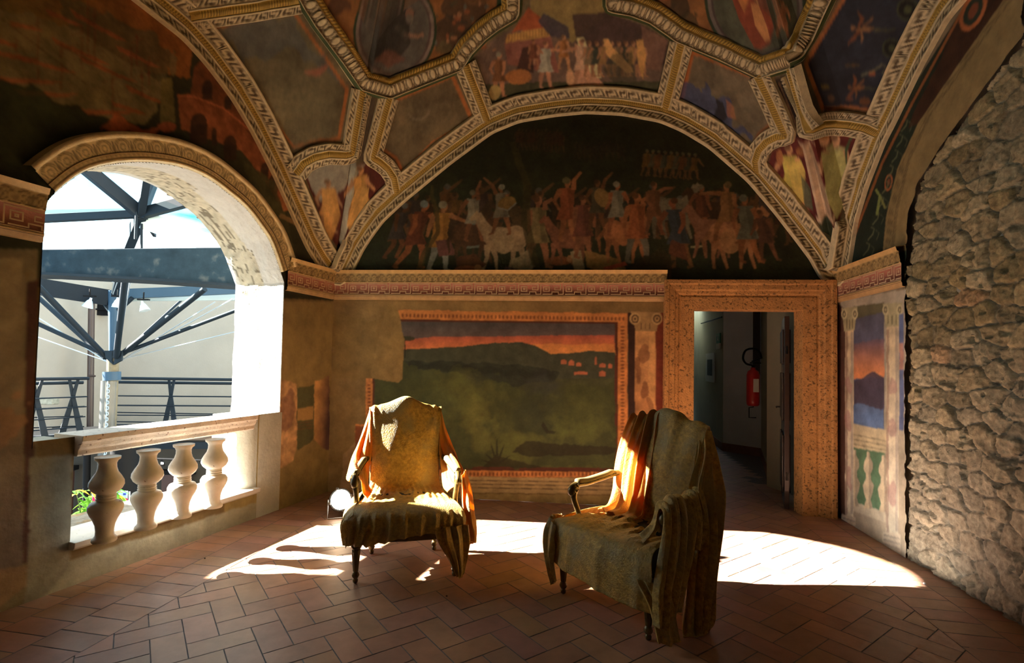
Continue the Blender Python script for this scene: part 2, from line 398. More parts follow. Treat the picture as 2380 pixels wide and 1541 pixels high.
def paint_back(cv):
    p = cv.poly
    # ---- battle lunette
    p([(700, 655), (700, 200), (2050, 200), (2050, 655)], A(36, 38, 17), var=.5, vs=3)
    cv.grad([(700, 420), (700, 200), (2050, 200), (2050, 420)], A(22, 16, 8), A(34, 33, 15), (1370, 265), (1370, 410), .8, var=.3)
    p([(790, 655), (860, 560), (1100, 540), (1500, 585), (1900, 600), (1950, 655)], A(32, 40, 20), .7, rag=.05, var=.4)
    p([(880, 480), (980, 410), (1150, 420), (1130, 480), (960, 530)], A(38, 42, 24), .6, rag=.1, var=.4)
    for x in range(1205, 1310, 9): person(cv, x, 352+RNG.randint(-4, 5), 52, A(52+RNG.randint(-10, 22), 34, 18), A(70, 46, 26), seed=x)
    for x in range(1340, 1450, 13): person(cv, x, 375+RNG.randint(-6, 6), 44, A(42, 30, 20), A(58, 40, 24), seed=x)
    for k, x in enumerate(range(1495, 1620, 14)): person(cv, x+3, 408+k*1.2, 62, A(*[(120, 80, 22), (88, 80, 55), (110, 60, 25), (70, 66, 50)][k % 4]), A(120, 78, 40), helmet=A(100, 90, 60), lean=.1, seed=x)
    pal = [A(96, 62, 56), A(126, 72, 24), A(70, 40, 26), A(98, 92, 74), A(80, 34, 16), A(62, 66, 52), A(138, 92, 30), A(84, 62, 62)]
    # back rank
    for k, x in enumerate(range(930, 1850, 34)):
        y = 560+10*math.sin(k*1.7); H = 118+12*math.sin(k*2.3)
        person(cv, x, y, H, pal[(k*5+2) % 8]*.62, A(118, 74, 40)*.8, helmet=A(92, 88, 78)*.8 if k % 2 else None, lean=.12*math.sin(k*3), face=1 if k % 3 else -1, arm=(.3, -.25) if k % 3 == 0 else None, seed=k)
    for (x, y, h, c, d) in ((1085, 590, 120, A(70, 44, 26), 1), (1230, 575, 120, A(84, 60, 34), -1), (1330, 560, 130, A(58, 34, 16), 1), (1562, 555, 125, A(124, 112, 84), 1), (1655, 560, 120, A(64, 34, 14), -1)):
        horse(cv, x, y, h, c, d)
    # front rank, left to right
    person(cv, 905, 600, 130, A(70, 56, 58), A(120, 66, 30), lean=.3, helmet=A(110, 112, 108), seed=1)
    person(cv, 945, 622, 158, A(112, 46, 22), A(170, 92, 40), lean=.28, helmet=A(128, 140, 138), seed=2)
    person(cv, 1015, 630, 165, A(182, 122, 30), A(176, 112, 60), leg=A(150, 150, 138), lean=.1, arm=(.32, .12), helmet=A(150, 140, 110), seed=3)
    p([(1012, 560), (1045, 555), (1060, 592), (1020, 596)], A(118, 66, 62), var=.3)
    p([(1087, 515), (1112, 520), (1116, 575), (1082, 578)], A(118, 128, 116), .9, var=.4)
    horse(cv, 1100, 612, 118, A(86, 50, 28), 1)
    person(cv, 1100, 560, 120, A(150, 140, 116), A(150, 90, 50), arm=(.15, -.35), helmet=A(120, 110, 84), seed=5)
    horse(cv, 1170, 628, 132, A(168, 138, 100), -1)
    cv.ell(1170, 560, 26, 30, A(176, 148, 108), .9)
    person(cv, 1165, 545, 118, A(132, 120, 96), A(150, 92, 50), arm=(-.35, -.3), face=-1, helmet=A(150, 146, 120), seed=6)
    cv.ell(1178, 472, 22, 15, A(142, 108, 46), rot=-.35); cv.stroke([(1156, 482), (1180, 489), (1200, 472)], 3, A(150, 148, 130))
    cv.ell(1263, 492, 20, 30, A(30, 20, 14), rot=-.4); cv.stroke([(1240, 465), (1262, 462), (1280, 492)], 3, A(90, 78, 60))
    person(cv, 1250, 622, 170, A(140, 118, 70), A(162, 100, 60), arm=(.2, -.12), seed=7)
    p([(1060, 600), (1110, 590), (1130, 615), (1110, 632), (1062, 628)], A(92, 44, 20), .9, rag=.03, var=.5)
    p([(1190, 605), (1230, 580), (1245, 620), (1200, 640)], A(168, 150, 110), .8, rag=.03, var=.4)
    p([(1175, 620), (1205, 625), (1195, 648), (1165, 648)], A(104, 80, 88), .8, rag=.02)
    for (x, y) in ((1085, 628), (1225, 640), (1360, 640), (1300, 606)):
        cv.ell(x, y, 30, 11, A(150, 78, 36), .85, rag=.02, var=.4); cv.ell(x+26, y-4, 9, 9, A(176, 120, 70), .9)
    horse(cv, 1318, 615, 110, A(140, 82, 52), -1)
    p([(1322, 585), (1352, 580), (1360, 635), (1335, 630)], A(168, 146, 104), .8, rag=.03)
    person(cv, 1318, 560, 150, A(156, 74, 30), A(170, 100, 50), arm=(.22, -.25), helmet=A(112, 100, 60), seed=8)
    person(cv, 1355, 600, 150, A(120, 60, 44), A(160, 96, 56), seed=18)
    person(cv, 1388, 535, 120, A(86, 74, 52), A(124, 74, 38), arm=(.3, -.3), seed=9)
    cv.ell(1400, 460, 17, 24, A(150, 112, 52), rot=-.5)
    p([(1360, 580), (1440, 605), (1455, 625), (1400, 632), (1365, 622)], A(160, 116, 50), .85, rag=.02, var=.4)
    p([(1400, 622), (1452, 608), (1458, 616), (1408, 630)], A(190, 66, 30), .9)
    horse(cv, 1455, 612, 128, A(176, 104, 50), 1); cv.ell(1450, 545, 22, 26, A(188, 112, 52), .9)
    person(cv, 1434, 548, 128, A(140, 132, 108), A(176, 100, 52), helmet=A(150, 140, 110), seed=10)
    cv.ell(1482, 480, 20, 26, A(48, 28, 14), rot=-.5)
    person(cv, 1480, 610, 165, A(176, 92, 36), A(180, 104, 48), leg=A(120, 112, 92), arm=(.15, -.1), seed=11)
    person(cv, 1520, 545, 125, A(126, 74, 40), A(150, 90, 50), arm=(.35, -.05), seed=12)
    person(cv, 1588, 622, 165, A(56, 62, 72), A(150, 80, 42), leg=A(132, 84, 40), lean=-.15, face=-1, seed=13)
    p([(1560, 560), (1590, 566), (1600, 605), (1555, 590)], A(110, 50, 30), .85, rag=.02)
    p([(1605, 572), (1638, 569), (1634, 575), (1605, 577)], A(170, 160, 110))
    person(cv, 1630, 545, 118, A(104, 48, 26), A(140, 78, 40), helmet=A(112, 100, 76), seed=14)
    horse(cv, 1655, 600, 120, A(146, 92, 60), -1)
    horse(cv, 1705, 625, 140, A(182, 118, 66), 1); cv.ell(1698, 560, 26, 30, A(196, 132, 74), .9)
    person(cv, 1690, 565, 145, A(150, 100, 48), A(170, 106, 54), face=-1, arm=(-.45, .03), helmet=A(110, 84, 46), seed=15)
    person(cv, 1745, 610, 160, A(110, 108, 86), A(160, 92, 46), leg=A(170, 98, 44), lean=-.1, helmet=A(110, 106, 84), seed=16)
    person(cv, 1790, 605, 120, A(104, 60, 44), A(130, 76, 46), lean=-.2, seed=17)
    p([(1420, 655), (1490, 600), (1530, 580), (1570, 600), (1560, 655)], A(58, 44, 16), .9, rag=.05, var=.15)
    cv.stroke([(1005, 430), (1003, 455), (1015, 490), (1018, 540), (985, 590), (968, 655)], [6, 9, 12, 10, 13, 18], A(78, 64, 24), .8)
    cv.stroke([(1190, 330), (1225, 430), (1222, 520), (1235, 580), (1258, 655)], [14, 18, 22, 18, 14], A(66, 54, 20), .75, rag=.01)
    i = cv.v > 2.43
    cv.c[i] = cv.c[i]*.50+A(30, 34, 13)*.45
    # ---- below the cornice: bare plaster, then the painted landscape in its painted frame
    p([(690, 700), (1560, 705), (1560, 1200), (690, 1190)], A(116, 90, 46), var=.28, vs=2.5)
    p([(770, 735), (925, 735), (930, 880), (770, 880)], A(108, 84, 36), .6, rag=.08, var=.2)
    fr = [(926, 720), (1459, 728), (1459, 1112), (826, 1103), (826, 985), (850, 985), (850, 880), (926, 880)]
    p(fr, A(172, 104, 38), rag=.012, var=.35, vs=30)
    p([(930, 722), (1456, 730), (1456, 738), (930, 730)], A(176, 108, 40), .8)
    p([(926, 742), (1436, 749), (1436, 1098), (866, 1090), (866, 880), (926, 880)], A(74, 32, 14))
    for x in range(936, 1452, 9): cv.ell(x, 733+(x-930)*.016, 2.4, 5, A(96, 44, 12), .8, n=8)
    for yy in range(760, 1095, 8): cv.ell(1447, yy, 5, 2.4, A(92, 38, 10), .8, n=8)
    for x in range(1075, 1440, 9): cv.ell(x, 1102, 2.4, 5, A(92, 40, 10), .8, n=8)
    for yy in range(895, 1085, 8): cv.ell(858, yy, 4, 2.2, A(84, 30, 8), .8, n=8)
    p([(826, 990), (848, 990), (848, 1098), (826, 1098)], A(96, 40, 14), .8, rag=.01)
    land = [(926, 747), (1429, 753), (1429, 1088), (870, 1082), (870, 880), (926, 880)]
    cv.grad(land, A(52, 56, 34), A(62, 66, 24), (1180, 830), (1180, 1080), rag=.004, var=.3)
    cv.grad([(926, 747), (1429, 753), (1429, 795), (926, 790)], A(62, 58, 58), A(86, 70, 68), (1180, 750), (1180, 792), var=.35)
    cv.grad([(926, 792), (1000, 783), (1429, 779), (1429, 826), (926, 818)], A(150, 66, 44), A(196, 106, 44), (1180, 780), (1180, 822), rag=.008, var=.3)
    p([(1240, 800), (1429, 800), (1429, 828), (1240, 822)], A(196, 122, 44), .7, rag=.02)
    p([(926, 812), (1000, 809), (1070, 806), (1150, 796), (1215, 796), (1250, 806), (1280, 822), (1320, 822), (1370, 815), (1429, 820), (1429, 880), (926, 880)], A(54, 58, 42), rag=.008, var=.3)
    p([(926, 838), (1020, 840), (1110, 843), (1200, 850), (1300, 862), (1290, 885), (1180, 900), (1060, 868), (990, 858), (926, 850)], A(34, 40, 30), .9, rag=.03, var=.4)
    for x in range(960, 1290, 14): cv.ell(x, 848+(x-960)*.08+3*math.sin(x), 11, 8, A(28, 34, 24), .7, rag=.015)
    p([(900, 860), (930, 835), (975, 858), (1060, 868), (1110, 890), (1150, 880), (1220, 910), (1429, 890), (1429, 1088), (870, 1082), (870, 880)], A(54, 60, 26), .8, rag=.05, var=.35, vs=4)
    for (x, y, rx, ry, c) in ((1080, 930, 70, 60, (88, 90, 34)), (1010, 960, 60, 50, (56, 68, 40)), (1260, 960, 60, 50, (40, 48, 34)), (1350, 960, 70, 60, (70, 76, 30)), (1200, 1040, 80, 30, (92, 96, 34)), (1110, 990, 30, 60, (100, 100, 40)), (1340, 1000, 60, 25, (82, 90, 34)), (1060, 1040, 40, 40, (58, 66, 36)), (1270, 900, 40, 30, (48, 52, 50))):
        [cv.ell(x, y, rx*q, ry*q, A(*c)*.9, .16, rag=.16, n=14) for q in (1.25, 1.05, .85, .6, .4)]
    p([(1190, 1050), (1225, 1025), (1300, 1030), (1429, 1040), (1429, 1055), (1330, 1060), (1240, 1062)], A(34, 30, 14), .8, rag=.03)
    for a in (-1.1, -.7, -.35, 0, .4, .8): cv.stroke([(1155, 1080), (1155+42*math.sin(a), 1080-62*math.cos(a)*(.7+.3*math.cos(3*a)))], [9, 1], A(34, 34, 16), .85)
    p([(1120, 1086), (1150, 1060), (1200, 1068), (1260, 1088)], A(40, 36, 14), .8, rag=.02)
    p([(1262, 978), (1275, 1000), (1293, 1003), (1288, 1008), (1270, 1008), (1258, 990)], A(32, 30, 16), .8)
    cv.stroke([(941, 783), (941, 832)], 2.5, A(36, 34, 18)); cv.ell(943, 787, 22, 6, A(44, 46, 26), .9)
    for (x, y, w_, h_) in ((1310, 842, 14, 8), (1328, 845, 12, 10), (1345, 848, 12, 7), (1385, 840, 5, 14), (1400, 850, 14, 7), (1418, 852, 10, 8), (1350, 868, 30, 6), (1400, 870, 16, 10)):
        p([(x-w_/2, y-h_/2), (x, y-h_*.9), (x+w_/2, y-h_/2), (x+w_/2, y+h_/2), (x-w_/2, y+h_/2)], A(168, 86, 48), .8); 
    p([(926, 720), (940, 790), (936, 880), (926, 890), (866, 880), (860, 870), (900, 700)], A(120, 94, 46), rag=.01, var=.2)
    # ledge and plinth
    p([(826, 1104), (1459, 1113), (1475, 1150), (826, 1140)], A(156, 128, 80), rag=.006, var=.2)
    for k in range(3): cv.stroke([(840, 1113+k*8), (1470, 1122+k*9)], 2.2, A(64, 44, 26), .8)
    p([(780, 1142), (1475, 1152), (1540, 1205), (740, 1185)], A(146, 120, 66), .8, rag=.02, var=.35)
    p([(1080, 1150), (1220, 1152), (1240, 1186), (1100, 1184)], A(150, 120, 66), .5, rag=.05)
    p([(800, 1060), (826, 1030), (826, 1142), (790, 1142)], A(150, 116, 80), .6, rag=.03)
    # painted column beside the door
    p([(1459, 727), (1476, 727), (1476, 1150), (1459, 1150)], A(44, 22, 14), var=.3)
    p([(1524, 727), (1545, 727), (1545, 1150), (1524, 1150)], A(104, 38, 14), var=.3)
    cv.grad([(1476, 768), (1524, 768), (1525, 1150), (1475, 1150)], A(168, 120, 66), A(150, 88, 40), (1500, 770), (1500, 1130), var=.5)
    cv.stroke([(1515, 772), (1515, 1140)], 16, A(196, 140, 74), .45, rag=.01)
    for (x, y, rx, ry) in ((1496, 820, 12, 22), (1485, 860, 8, 30), (1512, 950, 8, 30), (1490, 1000, 14, 20), (1500, 905, 10, 20)): cv.ell(x, y, rx, ry, A(92, 46, 20), .6, rag=.04)
    p([(1466, 724), (1536, 726), (1526, 770), (1478, 770)], A(140, 108, 62), var=.3)
    for sx in (1476, 1527):
        cv.ell(sx, 741, 13, 14, A(168, 134, 82)); cv.ell(sx, 741, 9, 10, A(70, 46, 24)); cv.ell(sx, 741, 6, 7, A(158, 124, 74)); cv.ell(sx, 741, 2.5, 3, A(60, 40, 20))
    for x in (1490, 1500, 1510): cv.stroke([(x, 750), (x, 766)], 2.5, A(76, 52, 28), .8)
    cv.soft(1); cv.mottle(cv.v > 2.43, .35, 9, 2); cv.mottle(cv.v > 2.43, .3, 40, 5); cv.mottle(cv.v < 2.13, .16, 14, 8); cv.mottle(cv.v < 2.13, .10, 60, 9)
paint_back(cv)
uc = (u.reshape(nz, nu)[:-1, :-1]+ST/2).ravel(); zc = (z.reshape(nz, nu)[:-1, :-1]+ST/2).ravel()
keep = ~((uc > dU0) & (uc < dU1) & (zc < dZ1))
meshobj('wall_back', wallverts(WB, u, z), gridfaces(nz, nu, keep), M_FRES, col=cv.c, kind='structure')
# ------------------------------------------------------------------ left wall with the arched opening
oU0 = WL.uv(77, 1000)[0]; oU1 = WL.uv(650, 960)[0]; oC = (oU0+oU1)/2; oA = (oU1-oU0)/2
oSp = 2.28
_op = np.array([WL.uv(*q) for q in ((92, 505), (103, 476), (151, 428), (202, 396), (262, 381), (310, 377), (353, 378), (418, 388), (479, 413), (529, 449), (570, 484), (605, 529), (630, 570), (650, 620))])
_op = np.vstack([[oU0, oSp-.03], _op[1:-1], [oU1, oSp-.10]]); _oc = catmull(_op, 220); _oc = resample(_oc, .012)[0]
for _ in range(14): _oc[1:-1] = (_oc[:-2]+2*_oc[1:-1]+_oc[2:])/4
_oc[:, 0] = np.clip(_oc[:, 0], oU0, oU1); oTop = _oc[:, 1].max(); oB = oTop-oSp
def o_top(u): return np.interp(u, _oc[:, 0], _oc[:, 1])
RAIL_Z, SILL_Z = .945, .275; bU0 = WL.uv(166, 1200)[0]; bU1 = 3.70
print('opening', oU0, oU1, oTop, 'bal', bU0, bU1)
def in_open(u, z):
    top = (u > oU0) & (u < oU1) & (z > RAIL_Z-.01) & (z < o_top(u))
    return top | ((u > bU0) & (u < bU1) & (z > SILL_Z-.02) & (z < RAIL_Z+.02))
u, z, nz, nu = wallgrid(WL, sL0, sL1+.02, 0, 4.5, .008)
cv = Canvas(u, z, A(96, 76, 42), WL.uv, 9); cv.shape = (nz, nu)
def paint_left(cv):
    p = cv.poly
    # harbour lunette
    p([(-500, 640), (-500, -300), (800, -300), (800, 700)], A(36, 34, 18), var=.5, vs=2.5)
    cv.grad([(-400, -200), (500, -200), (480, 20), (430, 180), (300, 160), (0, 120), (-400, 60)], A(110, 60, 12), A(92, 70, 26), (300, 0), (60, 90), rag=.06, var=.3)
    p([(200, 0), (240, 25), (300, 60), (370, 90), (400, 120), (380, 200), (250, 150), (150, 60), (120, 0)], A(70, 60, 34), .8, rag=.08, var=.3)
    p([(-50, 20), (60, 20), (200, 80), (380, 200), (370, 260), (320, 290), (250, 280), (140, 235), (60, 200), (0, 180), (-80, 150)], A(96, 82, 46), .85, rag=.05, var=.35)
    hull = A(122, 58, 22)
    for (x, y, L, a) in ((60, 60, 90, .25), (110, 150, 150, .28), (40, 130, 110, .18), (60, 185, 180, .07), (110, 215, 150, .05), (255, 258, 130, .02), (190, 120, 160, .42), (250, 160, 160, .42), (320, 130, 120, .45), (230, 60, 150, .5), (340, 220, 110, .4), (300, 250, 90, .3), (150, 40, 100, .4), (20, 100, 60, .3)):
        dx, dy = math.cos(a)*L/2, math.sin(a)*L/2
        cv.poly([(x-dx, y-dy-3), (x+dx, y+dy), (x+dx*.6, y+dy*.6+8), (x-dx*.8, y-dy*.8+9)], hull, .8, rag=.01, var=.4)
    for (x, y0, y1) in ((88, 40, 185), (143, 100, 215), (205, 0, 120), (190, 60, 160), (220, 20, 150), (262, 170, 258), (305, 110, 180), (318, 80, 150), (38, 90, 130), (330, 160, 225), (346, 130, 200)):
        cv.stroke([(x, y0), (x, y1)], 3, A(84, 34, 14), .85)
        for s in (-1, 1): cv.stroke([(x, y0+10), (x+s*24, y1)], 1.2, A(70, 42, 20), .6)
        cv.stroke([(x-22, y0+22), (x+24, y0+8)], 1.8, A(84, 40, 16), .7)
    cv.stroke([(0, 40), (200, 195)], 2, A(60, 30, 14), .8); cv.stroke([(150, 110), (340, 210)], 2, A(60, 30, 14), .6)
    p([(-400, 60), (0, 185), (70, 200), (130, 235), (240, 285), (330, 292), (420, 300), (620, 520), (640, 640), (-500, 640)], A(34, 38, 18), .9, rag=.06, var=.5)
    p([(270, 262), (300, 290), (370, 300), (350, 320), (230, 300)], A(150, 66, 18), .8, rag=.04)
    # amphitheatre and column
    cv.grad([(375, 185), (400, 180), (408, 285), (372, 285)], A(92, 78, 34), A(70, 62, 30), (380, 180), (400, 285), var=.4)
    cv.ell(402, 150, 9, 28, A(96, 78, 40), .8); cv.ell(388, 295, 22, 12, A(122, 56, 22), .9)
    col = A(112, 56, 24)
    p([(448, 160), (470, 140), (520, 180), (600, 290), (640, 400), (655, 480), (600, 400), (560, 345), (500, 290), (440, 280)], col*.8, .9, rag=.02, var=.45, vs=16)
    p([(412, 225), (440, 218), (545, 262), (640, 400), (660, 470), (560, 350), (470, 318), (420, 300)], col, .95, rag=.01, var=.4, vs=18)
    cv.stroke([(412, 222), (450, 224), (520, 252), (590, 310)], 4, A(150, 76, 34), .9)
    for (x, y, rx, ry) in ((462, 300, 20, 34), (535, 345, 15, 28), (482, 210, 12, 22), (530, 238, 8, 16), (498, 318, 6, 20), (615, 400, 9, 20), (632, 425, 7, 16)):
        cv.ell(x, y-ry*.3, rx, ry*.8, A(40, 22, 14), .9); cv.poly([(x-rx, y-ry*.3), (x+rx, y-ry*.3), (x+rx, y+ry), (x-rx, y+ry)], A(40, 22, 14), .9)
    p([(560, 370), (640, 420), (690, 600), (700, 660), (640, 560), (600, 480)], A(52, 50, 26), .8, rag=.04, var=.4)
    cv.stroke([(655, 450), (665, 490)], 14, A(130, 72, 34), .8); cv.stroke([(650, 500), (690, 520)], 10, A(112, 84, 46), .8)
    # plaster right of the opening, remains of painted columns
    p([(600, 700), (790, 702), (790, 1175), (590, 1240)], A(122, 100, 56), var=.3, vs=3)
    p([(588, 1000), (650, 985), (650, 1215), (520, 1260), (520, 1010)], A(134, 116, 68), .8, rag=.03, var=.2)
    p([(648, 880), (690, 890), (690, 1030), (680, 1070), (656, 1084), (648, 1085)], A(160, 118, 76), .95, rag=.03, var=.7, vs=20)
    p([(650, 930), (675, 900), (690, 960), (660, 1000)], A(96, 54, 50), .55, rag=.06)
    p([(690, 900), (730, 896), (730, 960), (728, 1020), (718, 1030), (690, 1045)], A(72, 72, 44), .95, rag=.02)
    p([(691, 950), (728, 944), (728, 975), (691, 978)], A(150, 112, 58), .95)
    for k in range(3): cv.stroke([(691, 984+k*7), (728, 980+k*7)], 2.4, A(96, 70, 40))
    cv.grad([(730, 888), (766, 872), (766, 1050), (750, 1040), (730, 1020)], A(172, 124, 66), A(76, 48, 50), (732, 960), (764, 960), rag=.02, var=.4)
    # pier on the near side: painted column and base
    p([(-900, 560), (88, 580), (76, 1800), (-900, 1800)], A(116, 102, 74), var=.45, vs=4)
    cv.grad([(-120, 600), (52, 600), (52, 1330), (-120, 1330)], A(136, 118, 84), A(96, 80, 78), (0, 620), (0, 1200), .8, var=.4)
    p([(62, 655), (90, 650), (72, 1310), (52, 1310)], A(62, 26, 26), .95, var=.2)
    p([(-60, 940), (10, 905), (40, 950), (30, 1030), (-30, 1050)], A(134, 92, 60), .55, rag=.12, var=.5)
    for s in range(3): cv.stroke([(82-6*s, 640), (66, 628+3*s), (56+5*s, 640), (66, 652-4*s)], 2.5, A(120, 96, 54), .7)
    p([(-100, 1345), (60, 1312), (72, 1330), (72, 1350), (-100, 1500)], A(130, 100, 70), .8, rag=.01, var=.3)
    p([(-100, 1480), (70, 1385), (72, 1440), (-100, 1600)], A(98, 82, 56), .9, var=.3)
    # plaster below the balustrade
    p([(70, 1062), (166, 1058), (166, 1300), (595, 1168), (640, 1195), (500, 1300), (60, 1460)], A(140, 134, 116), .94, rag=.015, var=.3, vs=4)
    p([(70, 1062), (166, 1058), (166, 1310), (60, 1450)], A(112, 106, 94), .8, rag=.02, var=.3)
paint_left(cv); i = cv.v > 2.43; cv.c[i] = np.clip(cv.c[i]*1.45+A(30, 28, 12)*.15, 0, .8); cv.soft(1); cv.mottle(cv.v > 2.35, .35, 8, 2); cv.mottle(cv.v > 2.35, .25, 35, 4)
uc = (u.reshape(nz, nu)[:-1, :-1]+.004).ravel(); zc = (z.reshape(nz, nu)[:-1, :-1]+.004).ravel()
meshobj('wall_left', wallverts(WL, u, z), gridfaces(nz, nu, ~in_open(uc, zc), flip=True), M_FRES, col=cv.c, kind='structure')
# reveal of the opening, jambs and arch soffit; the far half shows peeled plaster
TH = .60
def reveal():
    prof = []
    for zz in np.linspace(RAIL_Z-.05, oSp, 40): prof.append((oU0, zz))
    prof = [q for q in prof if q[1] < _oc[0, 1]-.005]+[tuple(q) for q in _oc]
    for zz in np.linspace(_oc[-1, 1]-.01, RAIL_Z-.05, 60): prof.append((oU1, zz))
    prof = np.array(prof); ts = np.r_[-.004, np.linspace(0, TH, 34)]; V = []; Cc = []
    for t in ts:
        # rough outer edge, outer opening a little lower than the inner one
        wob = (fbm(prof[:, 1]*7+prof[:, 0]*5, t*9+0*prof[:, 0], 5, 4)-.5)*.05*min(1, max(0, t/.1))
        k = 1+.0*max(0, (t-.2)/.4)+wob*.8
        uu = oC+(prof[:, 0]-oC)*(1+wob*.6); zz = np.where(prof[:, 1] > oSp, oSp+(prof[:, 1]-oSp)*k, prof[:, 1])
        V.append(np.stack([WL.n[0]*(WL.d+t)+WL.e[0]*uu, WL.n[1]*(WL.d+t)+WL.e[1]*uu, zz], 1))
        old = (fbm(prof[:, 1]*3.2+prof[:, 0]*2, t*5+0*prof[:, 0], 8, 4) > .38) & (t > .24) & (prof[:, 1] > 2.02)
        spot = fbm(prof[:, 1]*50+prof[:, 0]*40, t*60+0*prof[:, 0], 12, 3) > .66
        c = np.tile(np.array([.60, .585, .54]), (len(prof), 1)); c[old] = np.array([.54, .49, .37])
        c[old] *= (.65+.7*fbm(prof[:, 0]*30, prof[:, 1]*30+t*25, 3, 3))[old][:, None]
        c[old & spot] = np.array([.2, .17, .12])
        c[(t > .04) & spot & (prof[:, 1] < 2) & (fbm(prof[:, 1]*4, t*9+0*prof[:, 0], 4, 2) > .6)] = np.array([.42, .36, .28])
        Cc.append(c)
    return meshobj('trim_1', np.vstack(V), gridfaces(len(ts), len(prof), flip=True), mat('reveal_plaster', attr=True, rough=.9, mott=.1, mscale=12, bump=.8, bscale=28), col=np.vstack(Cc), smooth=True, kind='structure')
reveal()
def lbox(mb, u0, u1, t0, t1, z0, z1):
    P = [WL.P(a, c, b) for a in (u0, u1) for b in (t0, t1) for c in (z0, z1)]
    mb.add(P, [(0, 1, 3, 2), (4, 6, 7, 5), (0, 4, 5, 1), (2, 3, 7, 6), (0, 2, 6, 4), (1, 5, 7, 3)]); return mb
mb = MB(); lbox(mb, oU0-.03, oU1+.03, .004, TH-.03, 0, SILL_Z-.03); lbox(mb, oU0-.02, bU0, .004, .30, 0, RAIL_Z-.025)
mb.build('trim_2', M_GREY, kind='structure')
def stub():
    pl = [(oU1+.03, -.002), (3.72, -.002)]+[(3.70-.13*math.sin(a), .138-.13*math.cos(a)-.0) for a in np.linspace(0, math.pi/2, 12)]+[(3.575, .40), (oU1+.03, .40)]
    pts = [WL.P(u_, 0, t_) for u_, t_ in pl]
    MB().prism(pts, (0, 0, 0), (0, 0, RAIL_Z-.012)).build('trim_3', mat('stub_plaster', color=(.50, .49, .42), rough=.95, mott=.15, mscale=6, bump=.5, bscale=30), kind='structure', smooth=True)
stub()
# outer masonry face of the left wall (closes its thickness)
def outer_face():
    V = []; Fc = []
    u_, z_, a_, b_ = wallgrid(WL, sL0-1.5, sL1+.8, -2.6, 5.6, .06)
    uc_ = (u_.reshape(a_, b_)[:-1, :-1]+.03).ravel(); zc_ = (z_.reshape(a_, b_)[:-1, :-1]+.03).ravel()
    op = ((uc_ > oU0-.02) & (uc_ < oU1+.02) & (zc_ > SILL_Z-.05) & (zc_ < oSp)) | ((zc_ >= oSp) & (uc_ > oU0-.02) & (uc_ < oU1+.02) & (zc_ < o_top(uc_)+.02))
    meshobj('wall_outer', wallverts(WL, u_, z_, TH), gridfaces(a_, b_, ~op), M_GREY, kind='structure')
outer_face()
